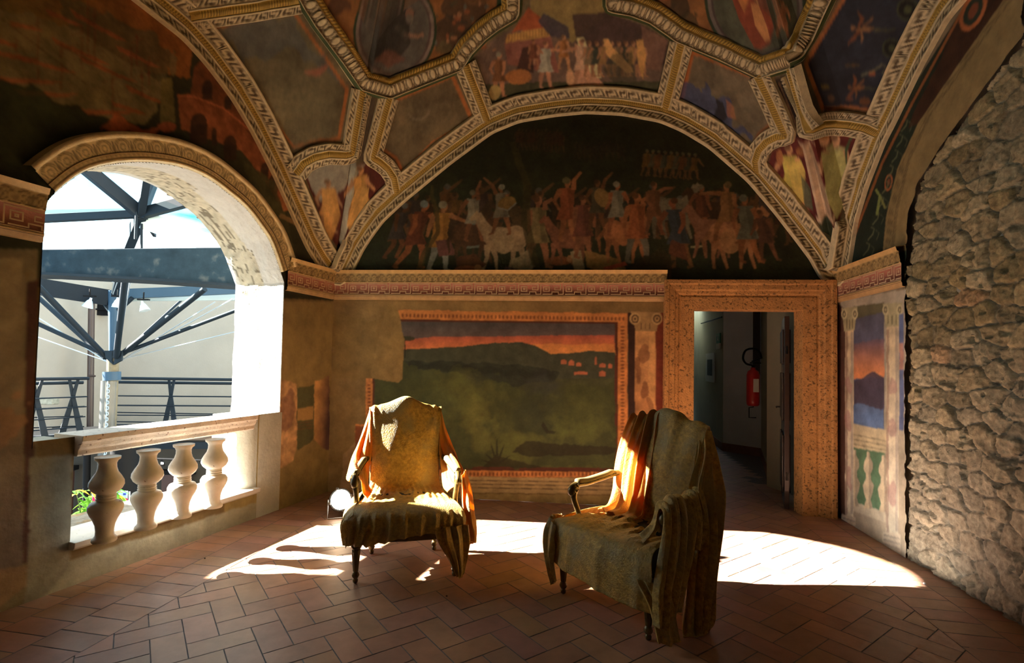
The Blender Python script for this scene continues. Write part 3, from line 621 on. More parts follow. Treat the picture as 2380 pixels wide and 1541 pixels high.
# ------------------------------------------------------------------ right wall: painted pier then rubble masonry under the arch
stoneEdge = [(2380, 80), (2264, 234), (2186, 341), (2134, 422), (2112, 500), (2105, 640), (2104, 900), (2106, 1180), (2105, 1326)]
_se = np.array([WR.uv(*q) for q in stoneEdge]); _so = np.argsort(_se[:, 1])
_pe = np.array([WR.uv(*q) for q in [(2332, 0), (2232, 143), (2134, 286), (2086, 390), (2060, 500), (2050, 600)]]); _po = np.argsort(_pe[:, 1])
def stone_u(zz): return np.interp(zz, _se[_so, 1], _se[_so, 0])
u, z, nz, nu = wallgrid(WR, sR0-.02, -1.0, 0, 4.75, .0075)
cv = Canvas(u, z, A(110, 96, 74), WR.uv, 21); cv.shape = (nz, nu)
def paint_right(cv):
    p = cv.poly
    p([(1940, 640), (1990, 500), (2060, 300), (2250, 0), (2600, -300), (2600, 300), (2100, 640)], A(24, 36, 26), var=.4)
    p([(2120, 270), (2250, 0), (2400, -200), (2500, -200), (2240, 150), (2140, 290), (2110, 300)], A(58, 30, 14), .95, rag=.02, var=.3)
    for (x, y, rx, ry, r) in ((2065, 424, 9, 20, .15), (2262, 25, 26, 52, .45)):
        cv.ell(x, y, rx, ry, A(160, 84, 30), rot=r); cv.ell(x, y, rx*.7, ry*.75, A(40, 46, 34), rot=r); cv.ell(x, y, rx*.35, ry*.4, A(120, 60, 30), rot=r)
    for k in range(9):
        x = 2018+k*11; y = 580-k*36; cv.stroke([(x-12, y+14), (x, y), (x+3, y-12), (x-5, y-16)], 3, A(92, 96, 62), .8)
        cv.stroke([(x+8, y+14), (x+14, y-2), (x+6, y-10)], 2.4, A(80, 84, 56), .7)
    cv.stroke([(2038, 500), (2045, 455), (2035, 440)], 6, A(120, 130, 60), .9); cv.stroke([(2045, 455), (2058, 485)], 5, A(120, 120, 56), .9)
    cv.stroke([(1955, 640), (1996, 520), (2050, 380), (2120, 240), (2250, 0)], 6, A(140, 78, 26), .9)
    # pale moulding of the wall arch
    i = np.nonzero(cv.v > 2.40)[0]; e = np.interp(cv.v[i], _pe[_po, 1], _pe[_po, 0]); k = cv.u[i] > e
    j = i[k]; cv.c[j] = A(128, 104, 60)
    dd = (cv.u[j]-e[k]); s = cv.v[j]*1.0+dd*.0
    ring = np.sin((cv.v[j]*1.2-cv.u[j])*2*math.pi/.075)
    cv.c[j] *= (1-.45*((dd > .03) & (dd < .11) & (ring*np.sin(dd*120) > .1)))[:, None]
    cv.c[j] *= (1-.5*((abs(dd-.145) < .02) & (np.sin((cv.v[j]*1.2-cv.u[j])*2*math.pi/.03) > -.3)))[:, None]
    cv.c[j] *= (1-.4*(abs(dd-.125) < .004))[:, None]
    # pier: columns, loggia view, balustrade
    p([(1940, 700), (2120, 670), (2120, 1345), (1940, 1250)], A(150, 138, 118), var=.3, vs=4)
    p([(1940, 700), (1966, 720), (1966, 1215), (1940, 1230)], A(66, 30, 18), .95, var=.3)
    cv.grad([(1984, 738), (2055, 722), (2055, 1005), (1984, 985)], A(72, 70, 84), A(64, 74, 110), (2020, 735), (2020, 995), var=.3)
    cv.grad([(1984, 800), (2055, 785), (2055, 875), (1984, 880)], A(92, 70, 80), A(200, 112, 56), (2020, 795), (2020, 872), rag=.02, var=.3)
    p([(1984, 885), (2005, 878), (2030, 862), (2055, 878), (2055, 960), (1984, 960)], A(62, 52, 66), .95, rag=.01, var=.4)
    p([(1984, 940), (2055, 950), (2055, 1005), (1984, 988)], A(74, 100, 140), .8, rag=.03, var=.3)
    p([(1984, 712), (2055, 703), (2055, 725), (1984, 742)], A(78, 72, 46), .95)
    p([(1984, 985), (2060, 1000), (2060, 1053), (1984, 1040)], A(168, 152, 118), var=.2)
    for k in range(3): cv.stroke([(1984, 1010+k*11), (2060, 1025+k*11)], 2.5, A(104, 90, 66), .8)
    p([(1984, 1040), (2058, 1053), (2058, 1192), (1984, 1168)], A(70, 100, 72), var=.3)
    p([(1984, 1166), (2058, 1190), (2058, 1215), (1984, 1188)], A(170, 160, 140), var=.15)
    for (bx, by) in ((2018, 1050), (1986, 1045), (2053, 1058)):
        pr = [(0, 3), (6, 4), (12, 4), (25, 10), (40, 11), (52, 5), (56, 6), (64, 6), (78, 13), (96, 10), (112, 5), (120, 8), (132, 10)]
        p([(bx-w_, by+y_) for y_, w_ in pr]+[(bx+w_, by+y_) for y_, w_ in pr[::-1]], A(176, 160, 132), var=.2)
        p([(bx+w_*.2, by+y_) for y_, w_ in pr]+[(bx+w_, by+y_) for y_, w_ in pr[::-1]], A(112, 98, 82), .6)
    for (x0, x1, ty, by) in ((1964, 1984, 768, 1195), (2060, 2088, 758, 1235)):
        cv.grad([(x0, ty), (x1, ty-3), (x1, by+8), (x0, by)], A(178, 156, 120), A(190, 178, 160), ((x0+x1)/2, ty), ((x0+x1)/2, by), var=.35)
        cv.stroke([(x0+3, ty+4), (x0+3, by)], 6, A(112, 72, 56), .6, rag=.02); cv.stroke([(x1-4, ty+4), (x1-4, by)], 6, A(110, 100, 100), .5)
        for (q, r) in ((.3, 20), (.5, 26), (.8, 30)): cv.ell((x0+x1)/2, ty+(by-ty)*q, (x1-x0)*.35, r, A(140, 90, 92), .55, rag=.05)
        p([(x0-8, ty-52), (x1+9, ty-55), (x1+2, ty), (x0-2, ty+2)], A(150, 138, 100), var=.3)
        for sx in (x0-2, x1+3):
            cv.ell(sx, ty-38, 7, 12, A(176, 162, 120)); cv.ell(sx, ty-38, 4, 8, A(84, 74, 52)); cv.ell(sx, ty-38, 2, 4, A(168, 150, 110))
        for q in range(3): cv.stroke([(x0+4+q*(x1-x0)/3, ty-26), (x0+4+q*(x1-x0)/3, ty-4)], 3, A(88, 78, 54), .8)
        p([(x0-8, by), (x1+4, by+6), (x1+6, by+55), (x0-12, by+40)], A(180, 168, 150), .9, rag=.006)
        for q in range(3): cv.stroke([(x0-6-q*2, by+8+q*10), (x1+4, by+18+q*12)], 2.2, A(104, 94, 84), .8)
    p([(2090, 730), (2100, 728), (2101, 1000), (2090, 1000)], A(66, 84, 130), .9, rag=.005, var=.3)
    p([(2090, 800), (2100, 800), (2101, 860), (2090, 860)], A(180, 120, 80), .7, rag=.02)
    p([(1950, 1255), (1955, 1230), (2110, 1300), (2110, 1340)], A(150, 148, 142), .8, rag=.02, var=.3)
    # where the masonry starts the render stops
paint_right(cv); cv.soft(1); cv.mottle(None, .15, 12, 4)
uc = (u.reshape(nz, nu)[:-1, :-1]+.005).ravel(); zc = (z.reshape(nz, nu)[:-1, :-1]+.005).ravel()
rag = (fbm(zc*14, zc*0+3, 4, 3)-.5)*.05
meshobj('wall_right', wallverts(WR, u, z), gridfaces(nz, nu, uc < stone_u(zc)+rag-.004), M_FRES, col=cv.c, kind='structure')
def rubble():
    st = .0105; u_, z_, a_, b_ = wallgrid(WR, float(stone_u(1.0))-.12, sR1, 0, 4.75, st)
    # irregular coursed stones: jittered lattice, nearest and second-nearest seed
    u0 = u_.min()
    def lat(hc, wc, sd):
        r0 = np.floor(z_/hc); b1 = np.full(len(u_), 9.); b2 = np.full(len(u_), 9.); idn = np.zeros(len(u_))
        for dr in (-1, 0, 1):
            r = r0+dr
            c0 = np.floor((u_-u0)/wc+.5*(r % 2))
            for dc in (-1, 0, 1):
                c = c0+dc; ri = r.astype(np.int64); ci = c.astype(np.int64)
                jx = _hash(ri, ci, sd); jy = _hash(ri, ci, sd+9); sx = _hash(ri, ci, sd+17)
                px = (c+.5-.5*(r % 2)+(jx-.5)*.65)*wc; py = (r+.5+(jy-.5)*.6)*hc
                dx = np.abs((u_-u0-px)/(wc*(.8+.5*sx))); dy = np.abs((z_-py)/hc); d = (dx**2.6+dy**2.6)**(1/2.6)
                nw = d < b1; b2 = np.where(nw, b1, np.minimum(b2, d)); idn = np.where(nw, ri*131+ci*17+sd, idn); b1 = np.where(nw, d, b1)
        return b1, b2, idn
    u_s = u_.copy(); u_ = u_+.05*(fbm(u_*5, z_*5, 3, 3)-.5)
    z_s = z_.copy(); z_ = z_+.07*(fbm(u_*4+9, z_*4, 8, 3)-.5)
    b1, b2, idn = lat(.135, .22, 3)
    edge = np.clip((b2-b1)/.17, 0, 1); hs = _hash(idn.astype(np.int64), (idn*0).astype(np.int64), 5)
    stone = edge**.6
    big = fbm(u_s*2, z_s*2, 31, 3)
    px_ = _hash(idn.astype(np.int64), (idn*0+7).astype(np.int64), 5)-.5; py_ = _hash(idn.astype(np.int64), (idn*0+8).astype(np.int64), 5)-.5
    h = .026*stone*(.4+1.0*hs)+.10*stone*(px_*((u_s*4) % 1-.5)*.25+py_*((z_s*5) % 1-.5)*.2)+.026*(fbm(u_s*16, z_s*16, 2, 4)-.5)+.022*(fbm(u_s*45, z_s*45, 6, 3)-.5)*stone-.03+.03*(big-.5)
    hole = fbm(u_s*11, z_s*13, 77, 3) > .72; h = np.where(hole, h-.03, h)
    h = h-.022*np.clip(1-edge/.35, 0, 1)
    fill = np.clip((.62-z_s)*1.2+(big-.45)*2, 0, 1)*.6; h = h*(1-fill*.55)
    tone = .75+.55*hs; warm = _hash(idn.astype(np.int64), (idn*0+3).astype(np.int64), 9)
    c1 = np.array([.33, .25, .12]); c2 = np.array([.40, .33, .20]); mort = np.array([.25, .22, .165])
    cc = (c1[None]*(1-warm[:, None])+c2[None]*warm[:, None])*tone[:, None]
    red = warm > .985; cc[red] = cc[red]*np.array([1.12, .86, .72])
    k = np.clip(edge*1.8+.1, 0, 1)[:, None]*(1-fill[:, None]*.7); cc = cc*k+mort[None]*(1-k)
    grey = np.clip(1-(z_s-.3)/1.6, 0, 1)[:, None]*.35; cc = cc*(1-grey)+np.array([.5, .49, .47])*grey*(.7+.5*tone[:, None]*.6)
    cc *= (.7+.6*fbm(u_s*25, z_s*25, 41, 4))[:, None]*np.array([.97, 1.0, .98])
    V = wallverts(WR, u_s, z_s, -h+.012)
    uc_ = (u_s.reshape(a_, b_)[:-1, :-1]+st/2).ravel(); zc_ = (z_s.reshape(a_, b_)[:-1, :-1]+st/2).ravel()
    rg = (fbm(zc_*9, zc_*0+1, 14, 4)-.5)*.08
    meshobj('wall_rubble', V, gridfaces(a_, b_, uc_ > stone_u(zc_)+.012+rg), M_STONE, col=cc, smooth=True, kind='structure')
    # backing so the ragged joint between render and masonry stays closed
    meshobj('wall_core', [WR.P(sR0-.1, 0, .07), WR.P(sR1, 0, .07), WR.P(sR1, 4.8, .07), WR.P(sR0-.1, 4.8, .07)], [(0, 1, 2, 3)], M_GREY, kind='structure')
rubble()
# ------------------------------------------------------------------ vault
def vmap(x, y):
    q = on_vault(x, y); return (float(q[0]), float(q[1]))
def build_vault():
    B = []
    for a, b, stp in ((C_BL, C_BR, .008), (C_BR, C_FR, .011), (C_FR, C_FL, .15), (C_FL, C_BL, .011)):
        w = np.linspace(0, 1, 3000, endpoint=False)[:, None]; q = a+(b-a)*w
        q3 = np.hstack([q, vault_z(CEN[0]+(q[:, 0]-CEN[0])*.9999, CEN[1]+(q[:, 1]-CEN[1])*.9999)[:, None]])
        q3, _ = resample(q3, stp*1.12); B.append(q3[:-1, :2] if len(B) < 3 else q3[:, :2])
    B = np.vstack(B); B = np.vstack([B, B[:1]])
    rho = np.r_[[-.02, -.01], .34*np.linspace(0, 1, 150)**1.35, np.linspace(.34, 1, 16)[1:]]
    X = CEN[None, None]+(B[None]-CEN)*(1-rho[:, None, None])
    x = X[..., 0].ravel(); y = X[..., 1].ravel()
    d = B-CEN; nb = len(B)
    # boundary height per column is exact, so evaluate once per column
    zb = np.empty(nb)
    k = 0
    zb = vault_z(CEN[0]+d[:, 0]*.99999, CEN[1]+d[:, 1]*.99999)
    g = np.where(rho >= 0, 1-(1-np.clip(rho, 0, 1))**2.1, 2.1*rho)
    z = (zb[None]+(ZC-zb[None])*g[:, None]).ravel()
    VX = np.stack([x, y, z], 1)
    cv = Canvas(x, y, A(92, 80, 54), vmap, 33); cv.shape = (len(rho), nb)
    p = lambda pts, *a, **k: cv.poly(dens(pts), *a, **k)
    # ground colour under the mouldings
    P1 = [(490, 58), (682, 21), (811, 208), (791, 325), (746, 330), (684, 346), (649, 300), (584, 190), (530, 105)]
    P2 = [(913, 232), (1054, 172), (1103, 282), (1060, 300), (1006, 330), (934, 404), (918, 370), (882, 350)]
    P3 = [(1233, -60), (1230, 42), (1200, 62), (1150, 90), (1106, 130), (1148, 254), (1220, 226), (1300, 213), (1362, 210), (1440, 212), (1528, 224), (1554, 94), (1492, 58), (1440, 38), (1408, 29), (1404, -60)]
    P4 = [(1606, 117), (1755, 178), (1797, 289), (1765, 315), (1748, 352), (1700, 318), (1654, 286), (1578, 240)]
    P5 = [(1990, -60), (1868, 149), (1910, 260), (1975, 255), (2037, 264), (2090, 150), (2180, -60)]
    H1 = [(707, 406), (746, 372), (795, 366), (824, 370), (860, 380), (892, 402), (902, 428), (873, 470), (820, 530), (788, 580), (770, 555), (743, 500)]
    H2 = [(1784, 383), (1794, 352), (1836, 326), (1888, 313), (1972, 305), (2014, 315), (1975, 420), (1949, 520), (1938, 598), (1905, 540), (1850, 460), (1790, 406)]
    for P in (P1, P2, P4, P5): p([(q[0]*1.0, q[1]) for q in P], A(150, 84, 26))
    def inset(P, k):
        c = np.mean(P, 0); return [tuple(c+(np.array(q)-c)*k) for q in P]
    p(inset(P1, .945), A(92, 82, 56), var=.35, vs=5); p(inset(P1, .945)[:3]+[(700, 120), (560, 140)], A(70, 76, 80), .55, rag=.08)
    p([(560, 200), (700, 220), (760, 320), (680, 320)], A(110, 98, 68), .4, rag=.12)
    p([(705, 168), (735, 160), (760, 152), (765, 160), (735, 178), (715, 172)], A(150, 84, 60), .8, rag=.01)
    p(inset(P2, .925), A(92, 78, 52), var=.35, vs=6); p([(960, 240), (1040, 230), (1070, 290), (990, 300)], A(108, 94, 66), .4, rag=.1)
    for a in np.linspace(.2, 2.6, 9): cv.ell(972+26*math.cos(a), 252+26*math.sin(a), 4, 3, A(122, 108, 84), .7, n=8)
    p(inset(P4, .925), A(92, 80, 60), var=.35, vs=6); p([(1590, 190), (1640, 200), (1700, 250), (1745, 330), (1700, 310), (1640, 280), (1585, 235)], A(44, 58, 96), .8, rag=.1, var=.4)
    p([(1640, 130), (1740, 180), (1760, 240), (1680, 220)], A(112, 98, 76), .4, rag=.1)
    p([(1665, 228), (1680, 240), (1690, 275), (1670, 290), (1655, 275), (1668, 250)], A(26, 24, 28), .9, rag=.01); p([(1685, 235), (1705, 245), (1712, 275), (1690, 270)], A(150, 88, 46), .6, rag=.02)
    p(inset(P5, .93), A(30, 33, 44), var=.4)
    def winged(x, y, s, c):
        cv.ell(x, y, 26*s, 7*s, c, rot=-.1); cv.ell(x-34*s, y-3*s, 7*s, 6*s, c*1.1); cv.stroke([(x-20*s, y-4*s), (x-8*s, y-30*s), (x-22*s, y-52*s)], [8*s, 12*s, 2], A(120, 66, 26), .9)
        cv.stroke([(x-15*s, y+4*s), (x-32*s, y+26*s), (x-50*s, y+46*s)], [8*s, 10*s, 2], A(116, 64, 26), .9); cv.stroke([(x-8*s, y-4*s), (x+14*s, y-22*s), (x+24*s, y-36*s)], 5*s, c)
        cv.stroke([(x-12*s, y+5*s), (x-6*s, y+24*s), (x-12*s, y+40*s)], 5*s, c); cv.stroke([(x+20*s, y), (x+60*s, y+4*s), (x+95*s, y)], [8*s, 5*s, 1], A(70, 66, 34), .9)
    winged(2010, 68, .8, A(126, 86, 48)); winged(1995, 205, .6, A(118, 76, 36))
    for (x, y, r) in ((2110, 22, 26), (2072, 112, 22)):
        cv.ell(x, y, r, r, A(60, 64, 36)); cv.ell(x, y, r*.85, r*.85, A(14, 14, 12)); cv.ell(x, y, r*.35, r*.35, A(66, 72, 40))
    for (x, y, rx, ry, c) in ((1982, 152, 18, 2.5, (90, 66, 22)), (1917, 202, 11, 4, (110, 90, 24)), (1932, 229, 8, 8, (96, 70, 50)), (1976, 231, 7, 4, (104, 60, 40)), (2010, 236, 13, 9, (110, 64, 22)), (2027, 171, 8, 6, (140, 72, 22))): cv.ell(x, y, rx, ry, A(*c), .8)
    cv.stroke([(2000, 178), (2030, 165), (2050, 150), (2062, 160), (2050, 172)], 3, A(104, 104, 70), .8)
    # scene with the tent
    p(P3, A(96, 76, 64), var=.3); p([(1233, -60), (1404, -60), (1404, 40), (1330, 100), (1233, 30)], A(132, 112, 60), .95)
    p([(1330, 34), (1408, 29), (1492, 58), (1554, 94), (1545, 150), (1510, 160), (1340, 100)], A(66, 48, 44), .95, var=.3); p([(1490, 60), (1552, 94), (1535, 165), (1500, 160)], A(116, 82, 66), .8)
    p([(1190, 75), (1228, 18), (1270, 50), (1275, 62)], A(150, 70, 26)); p([(1180, 80), (1276, 62), (1280, 88), (1172, 104)], A(172, 130, 58))
    for x in range(1176, 1280, 7): cv.stroke([(x, 80-(x-1176)*.17), (x-1, 98-(x-1176)*.17)], 2, A(120, 66, 30), .7)
    p([(1172, 100), (1280, 84), (1300, 170), (1220, 160), (1180, 150)], A(128, 74, 60), .95, var=.3); p([(1215, 110), (1245, 105), (1240, 170), (1200, 165)], A(52, 28, 20), .9)
    p([(1250, 50), (1264, 30), (1320, 62), (1325, 90), (1280, 85)], A(62, 56, 66), .95)
    p([(1120, 200), (1200, 190), (1540, 190), (1528, 224), (1362, 210), (1220, 226), (1150, 252)], A(56, 58, 34), .95, rag=.01, var=.3)
    cv2 = cv
    person(cv2, 1160, 225, 105, A(110, 70, 34), A(168, 110, 70), helmet=A(130, 126, 104), seed=31); cv.ell(1150, 215, 14, 18, A(150, 128, 66), rot=.3); cv.ell(1205, 178, 30, 17, A(158, 96, 34), .95, rag=.01)
    person(cv2, 1268, 205, 112, A(150, 146, 130), A(170, 116, 84), arm=(.4, .05), seed=32)
    person(cv2, 1240, 160, 70, A(110, 60, 36), A(150, 96, 60), seed=33); person(cv2, 1310, 160, 80, A(150, 96, 40), A(176, 124, 80), seed=34)
    p([(1335, 100), (1355, 110), (1368, 150), (1405, 200), (1330, 196), (1340, 150)], A(178, 130, 100), var=.3); p([(1340, 88), (1358, 88), (1368, 120), (1400, 170), (1396, 182), (1378, 178), (1352, 140)], A(196, 176, 124))
    person(cv2, 1352, 200, 112, A(176, 140, 112), A(182, 130, 96), arm=(-.42, .12), face=-1, seed=35); cv.ell(1325, 180, 9, 20, A(180, 136, 96)); 
    for k, x in enumerate(range(1370, 1500, 17)): person(cv2, x, 178, 84, A(*[(110, 92, 66), (54, 60, 48), (134, 100, 54), (66, 52, 56)][k % 4]), A(160, 112, 74), seed=40+k)
    p([(1402, 92), (1414, 90), (1425, 112), (1470, 158), (1472, 168), (1456, 170), (1410, 128)], A(184, 140, 78)); p([(1478, 94), (1494, 92), (1502, 130), (1494, 188), (1484, 150)], A(178, 132, 66))
    p([(1425, 125), (1470, 120), (1480, 190), (1430, 195), (1400, 160)], A(50, 56, 36), .6, rag=.02)
    # cells above, with the oval medallions
    K1 = [(700, -70), (728, 0), (762, 60), (853, 184), (905, 197), (1051, 135), (1090, 85), (1165, 22), (1172, -70)]
    K2 = [(1476, -70), (1476, 3), (1540, 30), (1609, 80), (1771, 145), (1828, 122), (1875, 42), (1905, -70)]
    for K in (K1, K2): p(K, A(40, 56, 30)); p(inset(K, .95), A(122, 76, 28), var=.3)
    for (x, y, r, c) in ((790, 15, 26, (70, 44, 28)), (770, 40, 14, (110, 74, 46)), (1075, 20, 55, (58, 44, 30)), (1050, 80, 45, (50, 40, 30)), (1110, -10, 30, (96, 66, 36)), (1030, 110, 20, (70, 60, 34)), (1560, 20, 40, (48, 38, 20)), (1600, 48, 30, (58, 46, 22)), (1530, 0, 26, (112, 70, 30)), (1880, 10, 18, (60, 56, 30))):
        cv.ell(x, y, r, r*.8, A(*c), .85, rag=.05, var=.5)
    for k in range(40):
        x = 1005+RNG.rand()*150; y = RNG.rand()*120; cv.ell(x, y, 3+6*RNG.rand(), 3+4*RNG.rand(), A(*[(150, 100, 60), (60, 60, 40), (132, 70, 30), (84, 90, 80)][k % 4]), .7)
    cv.ell(918, 72, 97, 118, A(36, 52, 30), rot=.12, n=40); cv.ell(918, 72, 91, 112, A(112, 96, 88), rot=.12, n=40); cv.ell(918, 72, 84, 105, A(74, 60, 56), rot=.12, n=40); cv.ell(918, 72, 79, 99, A(78, 74, 68), rot=.12, n=40, var=.4)
    p([(868, 140), (880, 80), (900, 40), (945, 20), (965, 30), (950, 60), (955, 100), (930, 130)], A(44, 40, 36), .95, rag=.01, var=.4); p([(868, 140), (900, 118), (945, 135), (900, 158)], A(96, 60, 46), .9, rag=.01)
    cv.ell(952, 32, 10, 13, A(112, 78, 60)); cv.ell(952, 44, 9, 11, A(96, 88, 78)); cv.stroke([(940, 80), (970, 85), (985, 80)], 7, A(140, 100, 76)); cv.stroke([(920, 60), (948, 90)], 14, A(66, 62, 52), .8)
    cv.ell(1755, 8, 116, 136, A(36, 50, 30), rot=-.3, n=40); cv.ell(1755, 8, 109, 129, A(96, 84, 80), rot=-.3, n=40); cv.ell(1755, 8, 101, 121, A(66, 54, 50), rot=-.3, n=40); cv.ell(1755, 8, 96, 116, A(70, 72, 56), rot=-.3, n=40, var=.4)
    p([(1695, -20), (1760, -40), (1800, 60), (1788, 100), (1768, 116), (1752, 112), (1720, 50)], A(122, 50, 22), .95, rag=.01, var=.4); p([(1745, 10), (1762, 8), (1782, 60), (1790, 92), (1778, 96), (1755, 60)], A(168, 112, 58)); p([(1700, -30), (1745, -20), (1730, 30)], A(172, 104, 40), .9)
    person(cv2, 1818, 84, 82, A(150, 96, 60), A(160, 104, 66), seed=61)
    # corner cells with standing figures and a leaning column
    p(H1, A(74, 24, 16), var=.25); p([(712, 405), (746, 376), (800, 370), (850, 382), (835, 400), (800, 440), (745, 470), (725, 440)], A(128, 124, 112), .9, rag=.0012, var=.3)
    person(cv2, 762, 540, 125, A(168, 120, 60), A(150, 110, 74), seed=51); p([(748, 440), (778, 436), (792, 500), (770, 560), (754, 530)], A(178, 130, 56), .8, rag=.0012, var=.3)
    p([(815, 382), (832, 384), (812, 520), (794, 570), (788, 560), (800, 480)], A(156, 150, 132), .95, rag=.0012, var=.3)
    person(cv2, 838, 520, 136, A(186, 138, 62), A(176, 124, 76), arm=(.25, .25), seed=52); p([(826, 440), (858, 436), (852, 480), (815, 540), (806, 520)], A(192, 146, 70), .85, rag=.0012, var=.3)
    p(H2, A(84, 22, 18), var=.25); p([(1895, 505), (1955, 505), (1938, 598)], A(34, 52, 32), .9)
    person(cv2, 1845, 490, 155, A(178, 160, 60), A(182, 128, 84), lean=-.08, seed=53); cv.ell(1812, 366, 8, 18, A(158, 96, 46), .9); cv.ell(1862, 352, 12, 10, A(140, 86, 40), .8)
    p([(1826, 378), (1862, 372), (1872, 400), (1868, 470), (1848, 480), (1838, 420)], A(184, 158, 62), .9, rag=.0012, var=.3); p([(1862, 410), (1884, 440), (1890, 490), (1870, 480)], A(76, 84, 60), .8, rag=.0012)
    person(cv2, 1942, 500, 190, A(152, 146, 96), A(190, 140, 100), seed=54); p([(1908, 356), (1960, 352), (1972, 400), (1965, 470), (1945, 510), (1925, 470), (1915, 400)], A(160, 158, 92), .9, rag=.0012, var=.3)
    cv.ell(1916, 326, 12, 15, A(196, 142, 104)); cv.ell(1914, 316, 14, 8, A(150, 96, 40)); cv.stroke([(1968, 390), (1966, 350), (1982, 312)], [2, 7, 5], A(56, 76, 46))
    p([(1852, 328), (1898, 322), (1894, 338), (1862, 342)], A(172, 140, 112)); p([(1864, 340), (1886, 338), (1935, 500), (1902, 508)], A(178, 150, 120), var=.25); p([(1880, 340), (1886, 338), (1935, 500), (1926, 503)], A(110, 84, 66), .7); p([(1896, 503), (1938, 496), (1942, 508), (1900, 516)], A(176, 146, 116))
    # strips running up between the corner mouldings
    p([(857, 226), (873, 230), (851, 378), (834, 374)], A(70, 60, 48)); p([(1802, 184), (1818, 180), (1868, 314), (1850, 320)], A(26, 14, 10))
    for k in range(10): cv.ell(1812+k*5, 196+k*12.5, 3.5, 3.5, A(110, 76, 36), .8, n=8)
    cv.soft(1); cv.mottle(None, .22, 9, 1); cv.mottle(None, .2, 40, 2)
    o = meshobj('ceiling', VX, gridfaces(len(rho), nb, flip=True), M_FRES, col=cv.c, smooth=True, kind='structure')
build_vault()
meshobj('ceiling_outer', [(-6, -3, 5.95), (5, -3, 5.95), (5, 6.6, 5.95), (-3.2, 6.6, 5.95)], [(0, 1, 2, 3)], M_GREY, kind='structure')
# ------------------------------------------------------------------ raised mouldings
TRIM = [4]
CREAM = A(178, 160, 122); CREAMD = A(80, 64, 40); OCH = A(172, 138, 40); OCHD = A(96, 72, 20); GRN = A(60, 70, 36)
def band_leaf(s, q, per=.07, c0=CREAM, c1=CREAMD):
    """scrolling leaf ornament: s along, q across 0..1; returns colour and relief"""
    ph = s/per*2*math.pi
    a = np.sin(ph+2.2*np.sin(q*math.pi*2+ph*.5)); b = np.cos(ph*2+q*7)
    m = np.clip(.5+.8*a*np.sin(q*math.pi)+.35*b*np.sin(q*math.pi), 0, 1)
    edge = np.clip(np.minimum(q, 1-q)*9, 0, 1)
    m = 1-(1-m)*edge
    return c0*m[..., None]+c1*(1-m[..., None]), .006*m
def band_egg(s, q, per=.085, c0=CREAM, c1=CREAMD):
    ph = (s/per) % 1-.5
    egg = 1-np.sqrt((ph/.36)**2+((q-.42)/.5)**2); e = np.clip(egg*3, 0, 1)
    ring = np.clip(1-np.abs(np.sqrt((ph/.44)**2+((q-.42)/.6)**2)-1)*9, 0, 1)
    dart = np.clip(1-np.abs(np.abs(ph)-.5)*14, 0, 1)*np.clip((1-q)*1.5, 0, 1)
    m = np.clip(e+.8*ring+dart+(q > .93)+(q < .04), 0, 1)
    return c0*m[..., None]+c1*(1-m[..., None]), .016*e+.008*ring+.008*dart
def band_lotus(s, q, per, c0, c1):
    ph = (s/per) % 1-.5; r1 = np.sqrt((ph/.30)**2+((q-.35)/.5)**2); r2 = np.sqrt((ph/.42)**2+((q-.3)/.65)**2)
    line = np.clip(1-abs(r1-1)*6, 0, 1)+np.clip(1-abs(r2-1)*8, 0, 1)+np.clip(1-abs(r1-.45)*6, 0, 1)+np.clip(1-np.abs(np.abs(ph)-.5)*16, 0, 1)*(q < .8)
    m = 1-np.clip(line, 0, 1)*.75; return c0*m[..., None]+c1*(1-m[..., None]), -.005*(1-m)
def band_rope(s, q, per=.022, c0=OCH, c1=OCHD):
    m = .5+.5*np.sin(s/per*2*math.pi+q*5); m = 1-(1-m)*np.clip(np.minimum(q, 1-q)*6, 0, 1)
    return c0*m[..., None]+c1*(1-m[..., None]), .004*m+.016*np.sin(q*math.pi)
def band_dots(s, q, per=.04, c0=OCH, c1=OCHD):
    ph = (s/per) % 1-.5; m = np.clip(1.3-3.2*np.sqrt(ph**2+(q-.5)**2), 0, 1)
    return c0*(.72+.28*m[..., None])*1., .004*m+0*q
def band_flat(s, q, c0=CREAM):
    return np.broadcast_to(c0, q.shape+(3,))*1., 0*q
def sweep(P, N, bands, name=None, step=.008, kind='structure', flip=False, m=None, half=None):
    """bands: list of (u0, u1, height profile (h0, h1), band function); across = tangent x normal"""
    D = np.hstack([np.asarray(P, float), np.asarray(N, float)]); D, s = resample(D, step); P = D[:, :3]; N = D[:, 3:]
    T = np.gradient(P, axis=0); k = 5
    T /= np.linalg.norm(T, axis=1)[:, None]
    N = N-(N*T).sum(1)[:, None]*T; N /= np.linalg.norm(N, axis=1)[:, None]; X = np.cross(T, N)
    U = []; H = []; Cc = []
    for (u0, u1, h0, h1, fn) in bands:
        n = max(2, int(abs(u1-u0)/.0075)+1)
        if fn is band_flat or (isinstance(fn, tuple) and fn[0] is band_flat): n = 2
        q = np.linspace(0, 1, n); S, Q = np.meshgrid(s, q, indexing='ij')
        c, r = (fn[0](S, Q, *fn[1:]) if isinstance(fn, tuple) else fn(S, Q))
        U.append(np.broadcast_to(u0+(u1-u0)*q, S.shape)); H.append(h0+(h1-h0)*Q+r); Cc.append(c)
    U = np.hstack(U); H = np.hstack(H); Cc = np.concatenate(Cc, 1)
    V = P[:, None]+X[:, None]*U[..., None]+N[:, None]*H[..., None]
    nm = name or 'trim_%d' % TRIM[0]
    if not name: TRIM[0] += 1
    return meshobj(nm, V.reshape(-1, 3), gridfaces(V.shape[0], V.shape[1], flip=not flip), m or M_ORN, col=Cc.reshape(-1, 3), kind=kind)
